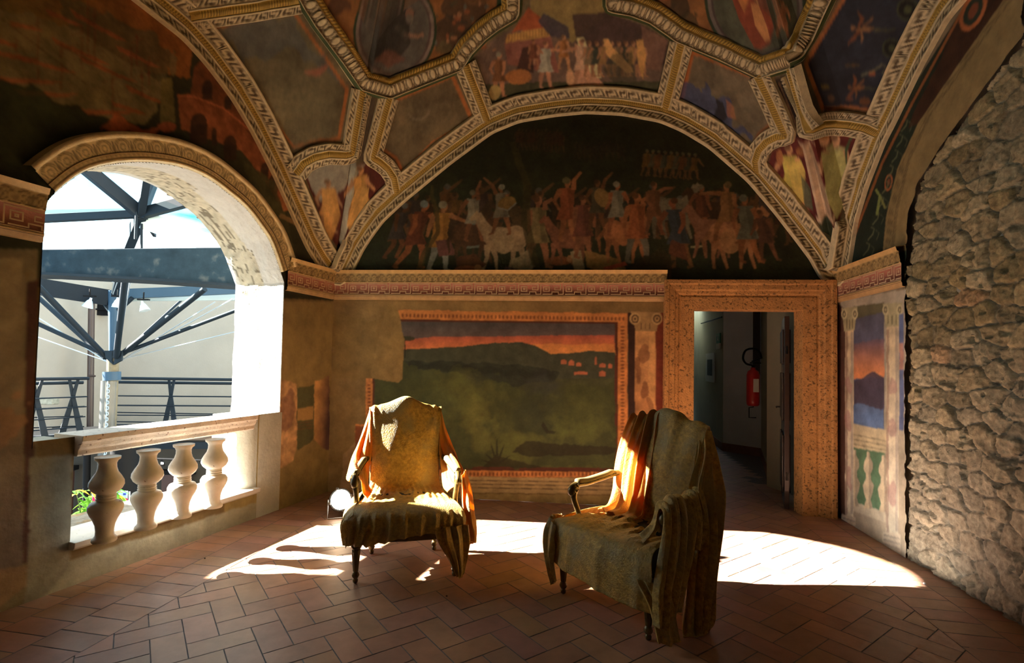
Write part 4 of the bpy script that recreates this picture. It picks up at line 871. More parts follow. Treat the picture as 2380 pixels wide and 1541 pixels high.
def vn(p, e=.02):
    z0 = vault_z([p[0]-e, p[0]+e, p[0], p[0]], [p[1], p[1], p[1]-e, p[1]+e])
    g = np.array([(z0[1]-z0[0])/(2*e), (z0[3]-z0[2])/(2*e), -1.]); return g/np.linalg.norm(g)
def vpath(px, smooth=0, closed=False):
    px = np.array(px, float)
    if smooth: px = catmull(px, smooth)
    px = np.array(dens(px, closed=False)); P = np.array([on_vault(*q) for q in px])
    N = np.array([vn(q*[1, 1, 1]+np.array([(CEN[0]-q[0]), (CEN[1]-q[1]), 0])*.02) for q in P]); return P, N
def rib(w, style=0):
    """double band with a gilt rope between, w = half width"""
    b = w*.30; L = band_leaf if style == 0 else band_egg
    return [(-w, -w*.97, -.03, .03, band_flat), (-w*.97, -b*1.35, .032, .034, L), (-b*1.35, -b, .042, .044, band_flat), (-b, b, .032, .032, band_rope if style != 2 else band_dots),
            (b, b*1.35, .044, .042, band_flat), (b*1.35, w*.97, .034, .032, L), (w*.97, w, .03, -.03, band_flat)]
def arch_rib(pxs, wall, w, style, npts=240, flip=False):
    px = catmull(np.array(pxs, float), npts)
    P = np.array([wall.hit(*q) for q in px])
    return P
def wall_arc(wall, u0, u1, fz, inset=.0, n=400):
    """the curve where a wall meets the vault, sampled finely and smoothed"""
    w = (1-np.cos(np.linspace(0, math.pi, n)))/2; uu = u0+(u1-u0)*w; zz = fz(uu)
    for _ in range(14): zz[1:-1] = (zz[:-2]+zz[1:-1]*2+zz[2:])/4
    return np.array([wall.P(a, b) for a, b in zip(uu, zz)])
def half(w, sgn):
    b = w*.26; q = [(0, b, .030, .026, band_rope), (b, b*1.3, .038, .036, band_flat), (b*1.3, w*.9, .026, .030, band_leaf), (w*.9, w, .036, .034, band_flat), (w, w*1.01, .032, -.02, band_flat)]
    return [(sgn*a, sgn*c, h0, h1, f) for a, c, h0, h1, f in q]
for wall, u0, u1, fz in ((WB, sB0+.03, sB1-.03, zB), (WL, sL1-.03, 0.3, zL), (WR, sR0+.03, -1.2, zR)):
    P = wall_arc(wall, u0, u1, fz); T = np.gradient(P, axis=0); Nw = np.tile(-wall.n, (len(P), 1))
    sg = 1 if np.cross(T[len(P)//2], -wall.n)[2] < 0 else -1
    sweep(P, Nw, half(.135, sg), flip=(sg < 0))
    Nv = np.array([vn(p+np.r_[CEN-p[:2], 0.]*.04) for p in P]); Pm = len(P)//2
    xin = np.cross(T[Pm], Nv[Pm]); sv = 1 if xin[:2]@(CEN-P[Pm][:2]) > 0 else -1
    sweep(P, Nv, half(.165, sv), flip=(sv < 0))
W_ = .102
for px, w, sm, st in (
    ([(839, 208), (826, 280), (814, 354), (800, 358), (762, 356), (730, 364), (705, 378), (688, 402)], W_, 0, 0),
    ([(902, 224), (882, 296), (863, 364), (880, 374), (900, 390), (914, 412), (921, 446)], W_, 0, 0),
    ([(1080, 149), (1106, 216), (1132, 284)], W_*1.12, 0, 0), ([(1586, 97), (1566, 175), (1547, 252)], W_*1.12, 0, 0),
    ([(1766, 172), (1798, 240), (1829, 312), (1810, 314), (1786, 326), (1768, 346), (1760, 372), (1763, 400)], W_, 0, 0),
    ([(1841, 154), (1862, 226), (1884, 299), (1912, 290), (1940, 286), (1975, 287), (2012, 294), (2047, 309)], W_, 0, 0),
    ([(437, 34), (578, 16), (692, -2)], W_, 0, 0)):
    P, N = vpath(px, sm); sweep(P, N, rib(w, st))
# inner line of the two corner strips
for px in ([(852, 226), (842, 296), (828, 368)], [(882, 232), (868, 300), (854, 372)], [(1792, 190), (1818, 252), (1842, 318)], [(1822, 178), (1848, 246), (1874, 310)]):
    P, N = vpath(px); sweep(P, N, [(-.018, -.017, -.01, .02, band_flat), (-.017, .017, .022, .022, (band_egg, .03)), (.017, .018, .02, -.01, band_flat)])
# great egg-and-dart band round the upper cells, with its gilt rope
for px in ([(700, -30), (720, 8), (745, 48), (800, 124), (843, 192), (872, 201), (904, 210), (985, 178), (1062, 147), (1084, 112), (1118, 76), (1150, 52), (1190, 28), (1192, -30)],
           [(1424, -30), (1424, 8), (1470, 16), (1520, 34), (1583, 78), (1680, 118), (1770, 160), (1836, 138), (1868, 88), (1898, 30), (1925, -30)]):
    P, N = vpath(px, 0)
    w = .075
    bd = [(-w*1.45, -w*1.42, -.01, .02, band_flat), (-w*1.42, -w*.8, .02, .02, (band_rope, .03)), (-w*.8, -w*.7, .03, .045, band_flat), (-w*.7, w*.75, .045, .03, band_egg), (w*.75, w*.85, .05, .05, band_flat), (w*.85, w*1.25, .046, .02, (band_flat, GRN)), (w*1.25, w*1.3, .02, -.01, band_flat)]
    bd = [(-b[1], -b[0], b[3], b[2], b[4]) if False else b for b in bd]
    sweep(P, N, bd)
# ------------------------------------------------------------------ cornice with the key pattern
KT, KB, CT = 2.298, 2.166, 2.43
KEYBG = A(140, 82, 62); KEYFG = A(176, 146, 108)
M_KEY = mat('key_ground', color=tuple(KEYBG), rough=.8, mott=.2, mscale=8); M_KEYL = mat('key_line', color=tuple(KEYFG), rough=.8, mott=.2, mscale=8)
def keyband(wall, u0, u1, seed):
    # repeating Greek key with squares between, drawn as raised fillets
    H = KT-KB; g = H/13.; unit = 24*g; mb = MB(); th = g*.95
    def rect(ua, ub_, za, zb2):
        ua, ub_ = max(u0, ua), min(u1, ub_)
        if ub_-ua < 1e-4: return
        P = [wall.P(ua, za, -.0305), wall.P(ub_, za, -.0305), wall.P(ub_, zb2, -.0305), wall.P(ua, zb2, -.0305)]
        mb.add(P, [(0, 1, 2, 3)])
    def line(a, b, o):
        (x0, y0), (x1, y1) = a, b; x0, x1 = sorted((x0, x1)); y0, y1 = sorted((y0, y1))
        rect(o+x0*g-th/2, o+x1*g+th/2, KB+y0*g-th/2, KB+y1*g+th/2)
    g = H/9.; unit = 16*g; th = g*.58
    key1 = [(0, 8), (6, 8), (6, 4), (2, 4), (2, 6), (4, 6)]; key2 = [(0, 2.6), (4.5, 2.6), (4.5, 1), (8, 1), (8, 6.5), (8, 8)]
    key3 = [(8, 8), (16, 8)]; sq = [(10, 3), (14, 3), (14, 6.3), (10, 6.3), (10, 3)]; key4 = [(9.6, 1), (16, 1), (16, 2.6)]; sq2 = [(11.5, 4.3), (12.5, 4.3), (12.5, 5.1), (11.5, 5.1), (11.5, 4.3)]
    n = int((u1-u0)/unit)+2; off = u0-(u0 % unit)-unit
    for i in range(n+2):
        o = off+i*unit
        for kk in (key1, key2, key3, sq, key4, sq2):
            for a, b in zip(kk[:-1], kk[1:]): line(a, b, o)
    rect(u0, u1, KB, KB+g*.35); rect(u0, u1, KT-g*.35, KT)
    o = meshobj('trim_%d' % TRIM[0], mb.v, mb.f, M_KEYL, kind='structure'); TRIM[0] += 1
def cornice(wall, u0, u1):
    P = np.array([wall.P(u, 0) for u in np.linspace(u0, u1, 60)])
    N = np.tile(-wall.n, (60, 1))
    # across direction is T x N; bands given as heights so choose the sign that points up
    up = np.cross((P[-1]-P[0])/np.linalg.norm(P[-1]-P[0]), -wall.n)[2]
    sg = 1 if up > 0 else -1
    zs = [(KB-.055, KB-.05, .0, .022, (band_flat, A(150, 116, 70))), (KB-.05, KB-.02, .024, .026, (band_flat, A(150, 116, 70))), (KB-.02, KB-.017, .03, .03, (band_flat, A(84, 60, 34))), (KB-.017, KB, .032, .032, (band_flat, A(158, 124, 76))),
          (KB, KT, .030, .030, (band_flat, KEYBG)), (KT, KT+.008, .034, .038, (band_flat, A(150, 120, 66))), (KT+.008, CT-.035, .038, .052, (band_lotus, .085, A(148, 120, 68), A(66, 50, 24))), (CT-.035, CT, .06, .07, (band_flat, A(168, 132, 74))), (CT, CT+.01, .07, -.02, (band_flat, A(168, 132, 74)))]
    bd = [(sg*a, sg*b, h0, h1, f) for a, b, h0, h1, f in zs]
    sweep(P, N, bd, flip=(sg < 0), step=.01)
    keyband(wall, u0, u1, 0)
cornice(WB, sB0+.01, WB.uv(1548, 680)[0])
cornice(WL, oU1+.015, sL1-.02); cornice(WL, sL0, oU0-.01)
cornice(WR, sR0+.03, float(stone_u(2.3))-.01)
# little corner capitals where the vault ribs spring
def corner_cap(c, n1, n2, nm):
    mb = MB(); d = -(n1+n2); d = d/np.linalg.norm(d); x = np.array([d[1], -d[0], 0])
    pr = [(.11, .0), (.12, .03), (.09, .05), (.07, .09), (.05, .12)]
    for k in range(len(pr)-1):
        (w0, z0), (w1, z1) = pr[k], pr[k+1]; z0, z1 = 2.47-z0, 2.47-z1; V = []
        for w, zz in ((w0, z0), (w1, z1)):
            cc = np.array([c[0], c[1], zz]); V += [cc-x*w, cc-x*w*.7+d*w*.9, cc+x*w*.7+d*w*.9, cc+x*w]
        mb.add(V, [(0, 1, 5, 4), (1, 2, 6, 5), (2, 3, 7, 6), (0, 3, 2, 1), (4, 5, 6, 7)])
    mb.build('trim_%d' % TRIM[0], mat('cap_stone', color=tuple(A(176, 146, 98)), rough=.75, mott=.2), kind='structure'); TRIM[0] += 1
corner_cap(C_BL, WB.n, WL.n, 'a'); corner_cap(C_BR, WB.n, WR.n, 'b')
# moulding round the window arch: flat fascia with leaves and a bead row, on the room face
def window_arch():
    P = _oc[2:-2].copy(); P = P[(P[:, 1] > np.where(P[:, 0] < oC, 2.42, 2.27))]
    P3 = np.array([WL.P(q[0], q[1], -.002) for q in P]); N = np.tile(-WL.n, (len(P3), 1))
    w = .20
    bd = [(0, -.012, 0, .02, band_flat), (-.012, -.03, .024, .026, (band_flat, A(176, 148, 96))), (-.03, -.06, .026, .028, (band_dots, .032, A(180, 152, 98), A(90, 66, 34))), (-.06, -.066, .034, .034, (band_flat, A(84, 56, 24))), (-.066, -.155, .034, .046, (band_lotus, .12, A(184, 158, 106), A(74, 58, 34))), (-.155, -w+.01, .056, .06, (band_flat, A(184, 158, 108))), (-w+.01, -w, .055, -.004, (band_flat, A(170, 140, 90)))]
    sweep(P3, N, bd, flip=False)
window_arch()
# ------------------------------------------------------------------ stone door surround and the corridor beyond
M_DOORST = mat('door_stone', color=tuple(A(164, 112, 52)), rough=.85, mott=.3, mscale=7, bump=.9, bscale=70, mott2=(tuple(A(96, 66, 30)), 45, .54, .12))
def door_frame():
    wd = .30; pr = [(0, -.15), (0, .03), (.13, .035), (.135, .028), (.15, .028), (.16, .042), (.19, .046), (.20, .062), (.25, .066), (.26, .078), (.30, .08), (.30, -.01)]
    # path up the left jamb, across, down the right
    cor = [(dU0, 0), (dU0, dZ1), (dU1, dZ1), (dU1, 0)]; out = [(-1, 0), (-1, 1), (1, 1), (1, 0)]
    mb = MB(); V = []
    for (u_, z_), (ox, oz) in zip(cor, out):
        for (w, h) in pr: V.append(WB.P(u_+ox*w, z_+oz*w, -h))
    n = len(pr); F = [(i*n+k, i*n+k+1, (i+1)*n+k+1, (i+1)*n+k) for i in range(3) for k in range(n-1)]
    mb.add(V, F); o = mb.build('trim_%d' % TRIM[0], M_DOORST, kind='structure', bevel=.004); TRIM[0] += 1
door_frame()
M_GREEN = mat('corridor_wall', color=(.46, .44, .33), rough=.9, mott=.1, mscale=3); M_WHITE2 = mat('corridor_white', color=(.75, .78, .82), rough=.9, mott=.08, mscale=3)
M_TERRA = mat('terracotta_skirting', color=(.30, .16, .11), rough=.6, mott=.2, mscale=8); M_DARKW = mat('dark_wood', color=(.035, .018, .012), rough=.4, mott=.3, mscale=12, coat=.3)
def quadwall(name, a, b, z0, z1, m, th=.05, kind='structure'):
    a = np.array([a[0], a[1]]); b = np.array([b[0], b[1]]); d = b-a; d = d/np.linalg.norm(d); n = np.array([-d[1], d[0]])*th
    P = [(*a, z0), (*b, z0), (*(b+n), z0), (*(a+n), z0)]
    return MB().prism(P, (0, 0, z0), (0, 0, z1)).build(name, m, kind=kind)
q1 = onfloor(1680, 1048)[:2]; q0 = onfloor(1634, 1010)[:2]; q2 = onfloor(1769, 1062)[:2]; q3 = onfloor(1770, 1088)[:2]; q4 = onfloor(1792, 1130)[:2]
dl = WB.P(dU0, 0, .0)[:2]; dr = WB.P(dU1, 0, .0)[:2]
print('corr', q0, q1, q2, q3, q4)
quadwall('wall_corridor_left', q1, q1+(q0-q1)*2.2, 0, 2.9, M_GREEN, -.06); quadwall('wall_corridor_end', q1, q2+(q2-q1)*.02, 0, 2.9, M_WHITE2, .06)
quadwall('wall_corridor_right', q2, q4, 0, 2.9, M_GREEN, .06); quadwall('wall_corridor_side', q4, dr+np.array([.62, -.1]), 0, 2.9, M_GREEN, -.06)
lfar = q1+(q0-q1)*2.2
quadwall('wall_corridor_far', lfar+np.array([-.7, .05]), lfar+np.array([.3, .05]), 0, 1.4, M_GREEN, .06); quadwall('wall_corridor_near', dl+np.array([-.05, .13]), dl+np.array([-.1, .9]), 0, 2.9, M_GREEN, .06); quadwall('wall_corridor_back', dl+np.array([-.1, .9]), (lfar[0]-.1, lfar[1]), 0, 2.9, M_GREEN, .06)
MB().box(((dl[0]+q2[0])/2+.5, 5.45+2.85, 2.93), (4.4, 5.7, .05)).build('ceiling_corridor', M_WHITE2, kind='structure')
for k, (a, b) in enumerate(((q1, q1+(q0-q1)*2.2), (q1, q2), (q2, q4))):
    s = -1 if k == 0 else 1; d = (b-a)/np.linalg.norm(b-a); n = np.array([d[1], -d[0]])*.015*s
    quadwall('baseboard_%d' % (k+1), a+n, b+n, 0.002, .14, M_TERRA, .012*(1 if k else -1))
# door leaf standing open against the right side of the passage
def door_leaf():
    hinge = WB.P(dU1-.06, 0, .17); th = math.radians(84)
    root = empty('door_1', hinge, 0); root['kind'] = 'structure'
    e = Vector((WB.e[0], WB.e[1], 0)); f = Vector((WB.n[0], WB.n[1], 0)); d = (e*math.sin(math.radians(21))+f*math.cos(math.radians(21))); n = Vector((d.y, -d.x, 0))
    R = Matrix((d, -n, Vector((0, 0, 1)))).transposed()
    mb = MB(); mb.box(d*.40+Vector((0, 0, 1.0)), (.80, .045, 1.98), R)
    mb.build('door_leaf', M_DARKW, root, bevel=.004)
    for zz, hh in ((.45, .6), (1.15, .5), (1.68, .36)):
        for xx in (.23, .57): MB().box(d*xx+n*-.03*(-1)+Vector((0, 0, zz)), (.24, .02, hh), R).box(d*xx-n*.03+Vector((0, 0, zz)), (.24, .02, hh), R).build('door_panel', M_DARKW, root, bevel=.008)
    mh = MB(); mh.tube([d*.74-n*.03+Vector((0, 0, 1.0)), d*.74-n*.075+Vector((0, 0, 1.0)), d*.64-n*.075+Vector((0, 0, 1.0))], .009); mh.build('door_handle', mat('iron', color=(.05, .05, .05), rough=.4, metal=1), root)
    o = MB().tube([Vector((0, 0, .3)), Vector((0, 0, .38))], .012).tube([Vector((0, 0, 1.6)), Vector((0, 0, 1.68))], .012).build('hinge', mat('iron'), root)
door_leaf()
# ------------------------------------------------------------------ floor
M_TILE = mat('terracotta_tile', attr=True, rough=.42, mott=.22, mscale=5, bump=.12, bscale=25)
M_GROUT = mat('grout', color=(.20, .18, .18), rough=.95, mott=.3, mscale=30)
def floor():
    U = np.array([math.cos(math.radians(35.2)), math.sin(math.radians(35.2))]); V_ = np.array([-U[1], U[0]]); O = np.array([-1.791, 2.998]); w = .15
    tiles = []
    Lp = np.array([-1.882, 3.131]); Ld = np.array([math.cos(math.radians(79.3)), math.sin(math.radians(79.3))]); Ln = np.array([-Ld[1], Ld[0]])
    Rp = np.array([2.528, 2.895]); Rd = np.array([math.cos(math.radians(78.7)), math.sin(math.radians(78.7))]); Rn = np.array([Rd[1], -Rd[0]])
    g = .006
    def add(c, a, b, ha, hb, z):
        tiles.append(([c-a*ha-b*hb, c+a*ha-b*hb, c+a*ha+b*hb, c-a*ha+b*hb], z))
    rr = range(-60, 75)
    for i in rr:
        for j in rr:
            m = (i-j) % 4
            if m == 0: c = O+U*w*(i+1)+V_*w*(j+.5); a, b = U, V_
            elif m == 3: c = O+U*w*(i+.5)+V_*w*(j+1); a, b = V_, U
            else: continue
            if (c-Lp)@Ln > .13 or (c-Rp)@Rn > .13 or c[1] > 9.6 or c[1] < -2.2 or c[0] > 5 or c[0] < -4.5: continue
            add(c, a, b, w-g/2*1.0, w/2-g/2, 0)
    for (p0, d, n) in ((Lp, Ld, Ln), (Rp, Rd, Rn)):
        for k in range(-34, 24):
            for r in range(3):
                c = p0+d*(w*(k+.5+.5*(r % 2)))+n*(.3*(r+.5)-.0)
                if c@WL.n[:2] < WL.d+.2: add(c, n, d, .15-g/2, w/2-g/2, .0016)
    V = []; Fc = []; Cc = []
    for k, (q, z) in enumerate(tiles):
        r = RNG.rand(4); c = np.array([.40, .215, .135])*(.86+.24*r[0])*np.array([1, .93+.16*r[1], .9+.25*r[2]])
        tz = z+RNG.uniform(-.0006, .0006, 4)
        for j, p in enumerate(q): V.append((p[0], p[1], tz[j])); Cc.append(c)
        Fc.append((4*k, 4*k+1, 4*k+2, 4*k+3))
    o = meshobj('floor', V, np.array(Fc), M_TILE, col=np.array(Cc), kind='structure')
    # grout bed
    b0 = WL.P(sL0, 0, .3); b1 = WL.P(sL1+.3, 0, .3)
    MB().prism([(b0[0], b0[1], -.002), (5.2, -2, -.002), (5.2, 12.5, -.002), (1.6, 12.5, -.002), (1.6, 6.2, -.002), (b1[0], 6.2, -.002), (b1[0], b1[1], -.002)], (0, 0, 0), (0, 0, -.1)).build('floor_bed', M_GROUT, kind='structure')
    for (p0, d, n) in ((Lp, Ld, Ln), (Rp, Rd, Rn)):
        a = p0-d*5.2; b = p0+d*3.4; meshobj('floor_joint', [(*a, .0004), (*b, .0004), (*(b+n*.95), .0004), (*(a+n*.95), .0004)], [(0, 1, 2, 3)], M_GROUT, kind='structure')
floor()
# far side of the room, behind the viewer
quadwall('wall_front', C_FR+np.array([.2, -.02]), C_FL+np.array([-.2, -.0]), 0, 4.6, M_GREY, .1)
# ================================================================== BALUSTRADE
M_MARB = mat('pale_marble', color=(.74, .70, .63), rough=.55, mott=.12, mscale=9, bump=.15, bscale=60, mott2=((.38, .31, .24), 34, .68, .03))
M_RAIL = mat('veined_marble', color=(.66, .55, .45), rough=.6, mott=.2, mscale=14, bump=.4, bscale=60, mott2=((.22, .14, .1), 40, .64, .03))
def extr_wall(name, prof, u0, u1, m, bev=.003):
    P = [WL.P(u0, z, t) for t, z in prof]
    mb = MB(); mb.prism(P, WL.P(u0, 0), WL.P(u1, 0)); return mb.build(name, m, bevel=bev)
rail = extr_wall('handrail', [(-.02, .812), (-.03, .822), (-.032, .85), (-.045, .868), (-.055, .89), (-.07, .91), (-.075, .945), (.20, .945), (.20, .812)], bU0+.0, 3.63, M_RAIL)
tag(rail, 'veined cream marble handrail lying along the top of the four balusters', 'handrail')
sill = extr_wall('sill', [(-.04, .235), (-.055, .25), (-.06, .285), (.30, .285), (.30, .235)], bU0-.01, 3.70, M_MARB)
tag(sill, 'long white marble sill slab under the four balusters in the arched opening', 'sill')
def ledge():
    st = .02; us = np.arange(oU0, 3.74, st); ts = np.linspace(.30, .72, 18); U, T = np.meshgrid(us, ts)
    h = .262+.02*fbm(U*9, T*14, 4, 4)-.05*np.clip((T-.62)/.1, 0, 1)
    c = np.tile(np.array([.30, .27, .22]), (U.size, 1))*(.6+.7*fbm(U.ravel()*12, T.ravel()*22, 6, 4))[:, None]
    c = np.where((fbm(U.ravel()*6, T.ravel()*8, 16, 3) > .62)[:, None], c*np.array([1.1, .85, .55]), c)
    V = [WL.P(a, b, t) for a, b, t in zip(U.ravel(), h.ravel(), T.ravel())]
    meshobj('trim_%d' % TRIM[0], V, gridfaces(*U.shape), mat('old_stone_ledge', attr=True, rough=.95, mott=.3, mscale=25, bump=.9, bscale=50), col=c, smooth=True, kind='structure'); TRIM[0] += 1
ledge()
BP = [(.064, 0), (.068, .008), (.066, .022), (.058, .03), (.05, .04), (.0485, .07), (.053, .105), (.066, .14), (.083, .172), (.094, .2), (.094, .222), (.082, .243), (.056, .253), (.049, .256), (.056, .262), (.056, .268), (.048, .272), (.055, .278), (.055, .284), (.048, .288), (.055, .293), (.05, .3), (.062, .306), (.082, .325), (.094, .35), (.092, .375), (.076, .405), (.058, .432), (.05, .46), (.0485, .485), (.055, .502), (.068, .512), (.07, .528)]
def balusters():
    lab = ['turned marble baluster nearest the viewer, at the left end with the largest belly', 'second baluster from the left under the marble rail, beside the pink poster', 'third baluster from the left under the marble rail', 'marble baluster at the far right end of the rail, next to the white pier']
    me = None
    for k, (x, y) in enumerate(((242, 1258), (338, 1228), (421, 1202), (495, 1179))):
        p = onfloor(x, y, .286)
        if me is None: o = MB().lathe(BP, n=40).build('baluster', M_MARB, smooth=True); me = o
        else: o = me.copy(); COL.objects.link(o)
        o.location = p; tag(o, lab[k], 'baluster', 'marble balusters under the rail')
balusters()
# ================================================================== COURTYARD OUTSIDE THE OPENING
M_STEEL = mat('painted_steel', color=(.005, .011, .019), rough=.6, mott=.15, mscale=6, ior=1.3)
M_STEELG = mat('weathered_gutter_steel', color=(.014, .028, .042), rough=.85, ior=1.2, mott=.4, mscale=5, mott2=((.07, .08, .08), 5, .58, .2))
M_STEELB = mat('light_steel', color=(.03, .065, .11), rough=.45, ior=1.3)
M_ZINC = mat('galvanised', color=(.45, .5, .55), rough=.35, metal=.8)
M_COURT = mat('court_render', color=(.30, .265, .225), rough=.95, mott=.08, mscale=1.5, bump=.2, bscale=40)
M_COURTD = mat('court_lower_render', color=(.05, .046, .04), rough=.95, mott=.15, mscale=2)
M_BLACK = mat('black_paint', color=(.006, .006, .007), rough=.7, ior=1.2)
M_PIPE = mat('brown_pipe', color=(.05, .03, .025), rough=.4)
cA = at(252, 850, 11.); cL = at(-60, 850, 8.6); cR = at(640, 850, 11.8)
quadwall('wall_court_left', cL[:2], cA[:2], -3.2, 3.02, M_COURT, .3); quadwall('wall_court_right', cA[:2], cR[:2], -3.2, 3.02, M_COURT, .3)
# unseen slab added to block the sun, profile cut to trim its patches
def add_sun_blocker():
    yz = [(1.4, -3.2), (4.25, -3.2), (4.25, 1.53), (3.60, 1.53), (3.63, 1.8), (3.80, 2.15), (3.83, 6.4), (1.4, 6.4)]
    MB().prism([(-5.0, y, z) for y, z in yz], (0, 0, 0), (-.6, .047, 0)).build('sun_blocker', M_COURT, kind='structure')
add_sun_blocker()
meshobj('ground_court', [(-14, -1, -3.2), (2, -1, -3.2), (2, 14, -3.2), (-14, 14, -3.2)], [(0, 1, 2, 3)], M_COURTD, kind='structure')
def P(x, y, Y): return Vector(at(x, y, Y))
def px_len(n, Y): return n*Y/F_PX
# gutter beam
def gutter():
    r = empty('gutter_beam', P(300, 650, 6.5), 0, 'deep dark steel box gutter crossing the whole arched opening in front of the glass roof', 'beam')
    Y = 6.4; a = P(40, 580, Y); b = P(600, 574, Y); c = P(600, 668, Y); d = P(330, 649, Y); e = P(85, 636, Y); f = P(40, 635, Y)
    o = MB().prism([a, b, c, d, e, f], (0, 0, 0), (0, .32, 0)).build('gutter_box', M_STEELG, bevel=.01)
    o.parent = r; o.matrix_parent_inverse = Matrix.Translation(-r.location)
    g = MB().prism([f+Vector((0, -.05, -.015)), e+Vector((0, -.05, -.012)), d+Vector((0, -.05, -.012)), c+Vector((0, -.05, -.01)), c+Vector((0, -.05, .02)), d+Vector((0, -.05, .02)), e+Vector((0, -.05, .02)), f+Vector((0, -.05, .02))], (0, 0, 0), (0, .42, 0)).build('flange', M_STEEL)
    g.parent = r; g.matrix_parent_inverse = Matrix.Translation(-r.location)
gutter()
def under(r, o):
    o.parent = r; o.matrix_parent_inverse = Matrix.Translation(-r.location); return o
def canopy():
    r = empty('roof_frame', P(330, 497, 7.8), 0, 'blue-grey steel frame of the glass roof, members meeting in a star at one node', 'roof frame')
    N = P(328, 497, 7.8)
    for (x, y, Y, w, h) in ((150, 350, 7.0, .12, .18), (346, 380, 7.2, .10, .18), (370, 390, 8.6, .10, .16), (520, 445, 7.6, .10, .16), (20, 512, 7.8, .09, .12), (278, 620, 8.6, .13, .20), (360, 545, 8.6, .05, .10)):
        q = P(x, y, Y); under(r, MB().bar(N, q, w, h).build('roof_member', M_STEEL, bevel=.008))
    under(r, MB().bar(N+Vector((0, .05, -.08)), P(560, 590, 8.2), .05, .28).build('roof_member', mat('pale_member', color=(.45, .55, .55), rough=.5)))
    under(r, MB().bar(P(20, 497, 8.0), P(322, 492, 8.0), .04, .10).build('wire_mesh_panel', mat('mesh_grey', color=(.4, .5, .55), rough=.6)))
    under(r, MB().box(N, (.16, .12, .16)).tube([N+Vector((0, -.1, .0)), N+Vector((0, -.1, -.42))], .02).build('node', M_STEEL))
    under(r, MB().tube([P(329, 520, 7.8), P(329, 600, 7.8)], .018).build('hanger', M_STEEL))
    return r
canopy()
M_GLASS = bpy.data.materials.new('roof_glass'); M_GLASS.use_nodes = True
def _g():
    nt = M_GLASS.node_tree; n = nt.nodes; L = nt.links; n.remove(n['Principled BSDF'])
    t = n.new('ShaderNodeBsdfTransparent'); t.inputs[0].default_value = (.86, .95, .97, 1); g = n.new('ShaderNodeBsdfGlossy'); g.inputs['Roughness'].default_value = .05
    m = n.new('ShaderNodeMixShader'); m.inputs[0].default_value = .08; L.new(t.outputs[0], m.inputs[1]); L.new(g.outputs[0], m.inputs[2]); L.new(m.outputs[0], n['Material Output'].inputs[0])
_g()
def glass_pane(pts, lab):
    q = [P(*a) for a in pts]; nn = (q[1]-q[0]).cross(q[2]-q[0]).normalized()*.012
    tag(MB().prism(q, (0, 0, 0), nn).build('glass_pane', M_GLASS), lab, 'glass pane', 'panes of the courtyard glass roof')
glass_pane([(150, 345, 7.05), (328, 490, 7.85), (20, 505, 7.85), (20, 400, 7.05)], 'glass roof pane left of the steel star node, above the wire mesh strip')
glass_pane([(160, 345, 7.15), (346, 375, 7.35), (330, 488, 7.95)], 'narrow triangular glass roof pane at the crown of the arched opening')
glass_pane([(372, 385, 8.65), (522, 440, 7.65), (330, 495, 7.85)], 'glass roof pane right of the steel star node under the arch')
glass_pane([(20, 516, 7.85), (326, 502, 7.85), (280, 615, 8.65), (20, 620, 8.65)], 'glass roof pane showing blue cloud, just over the dark gutter')
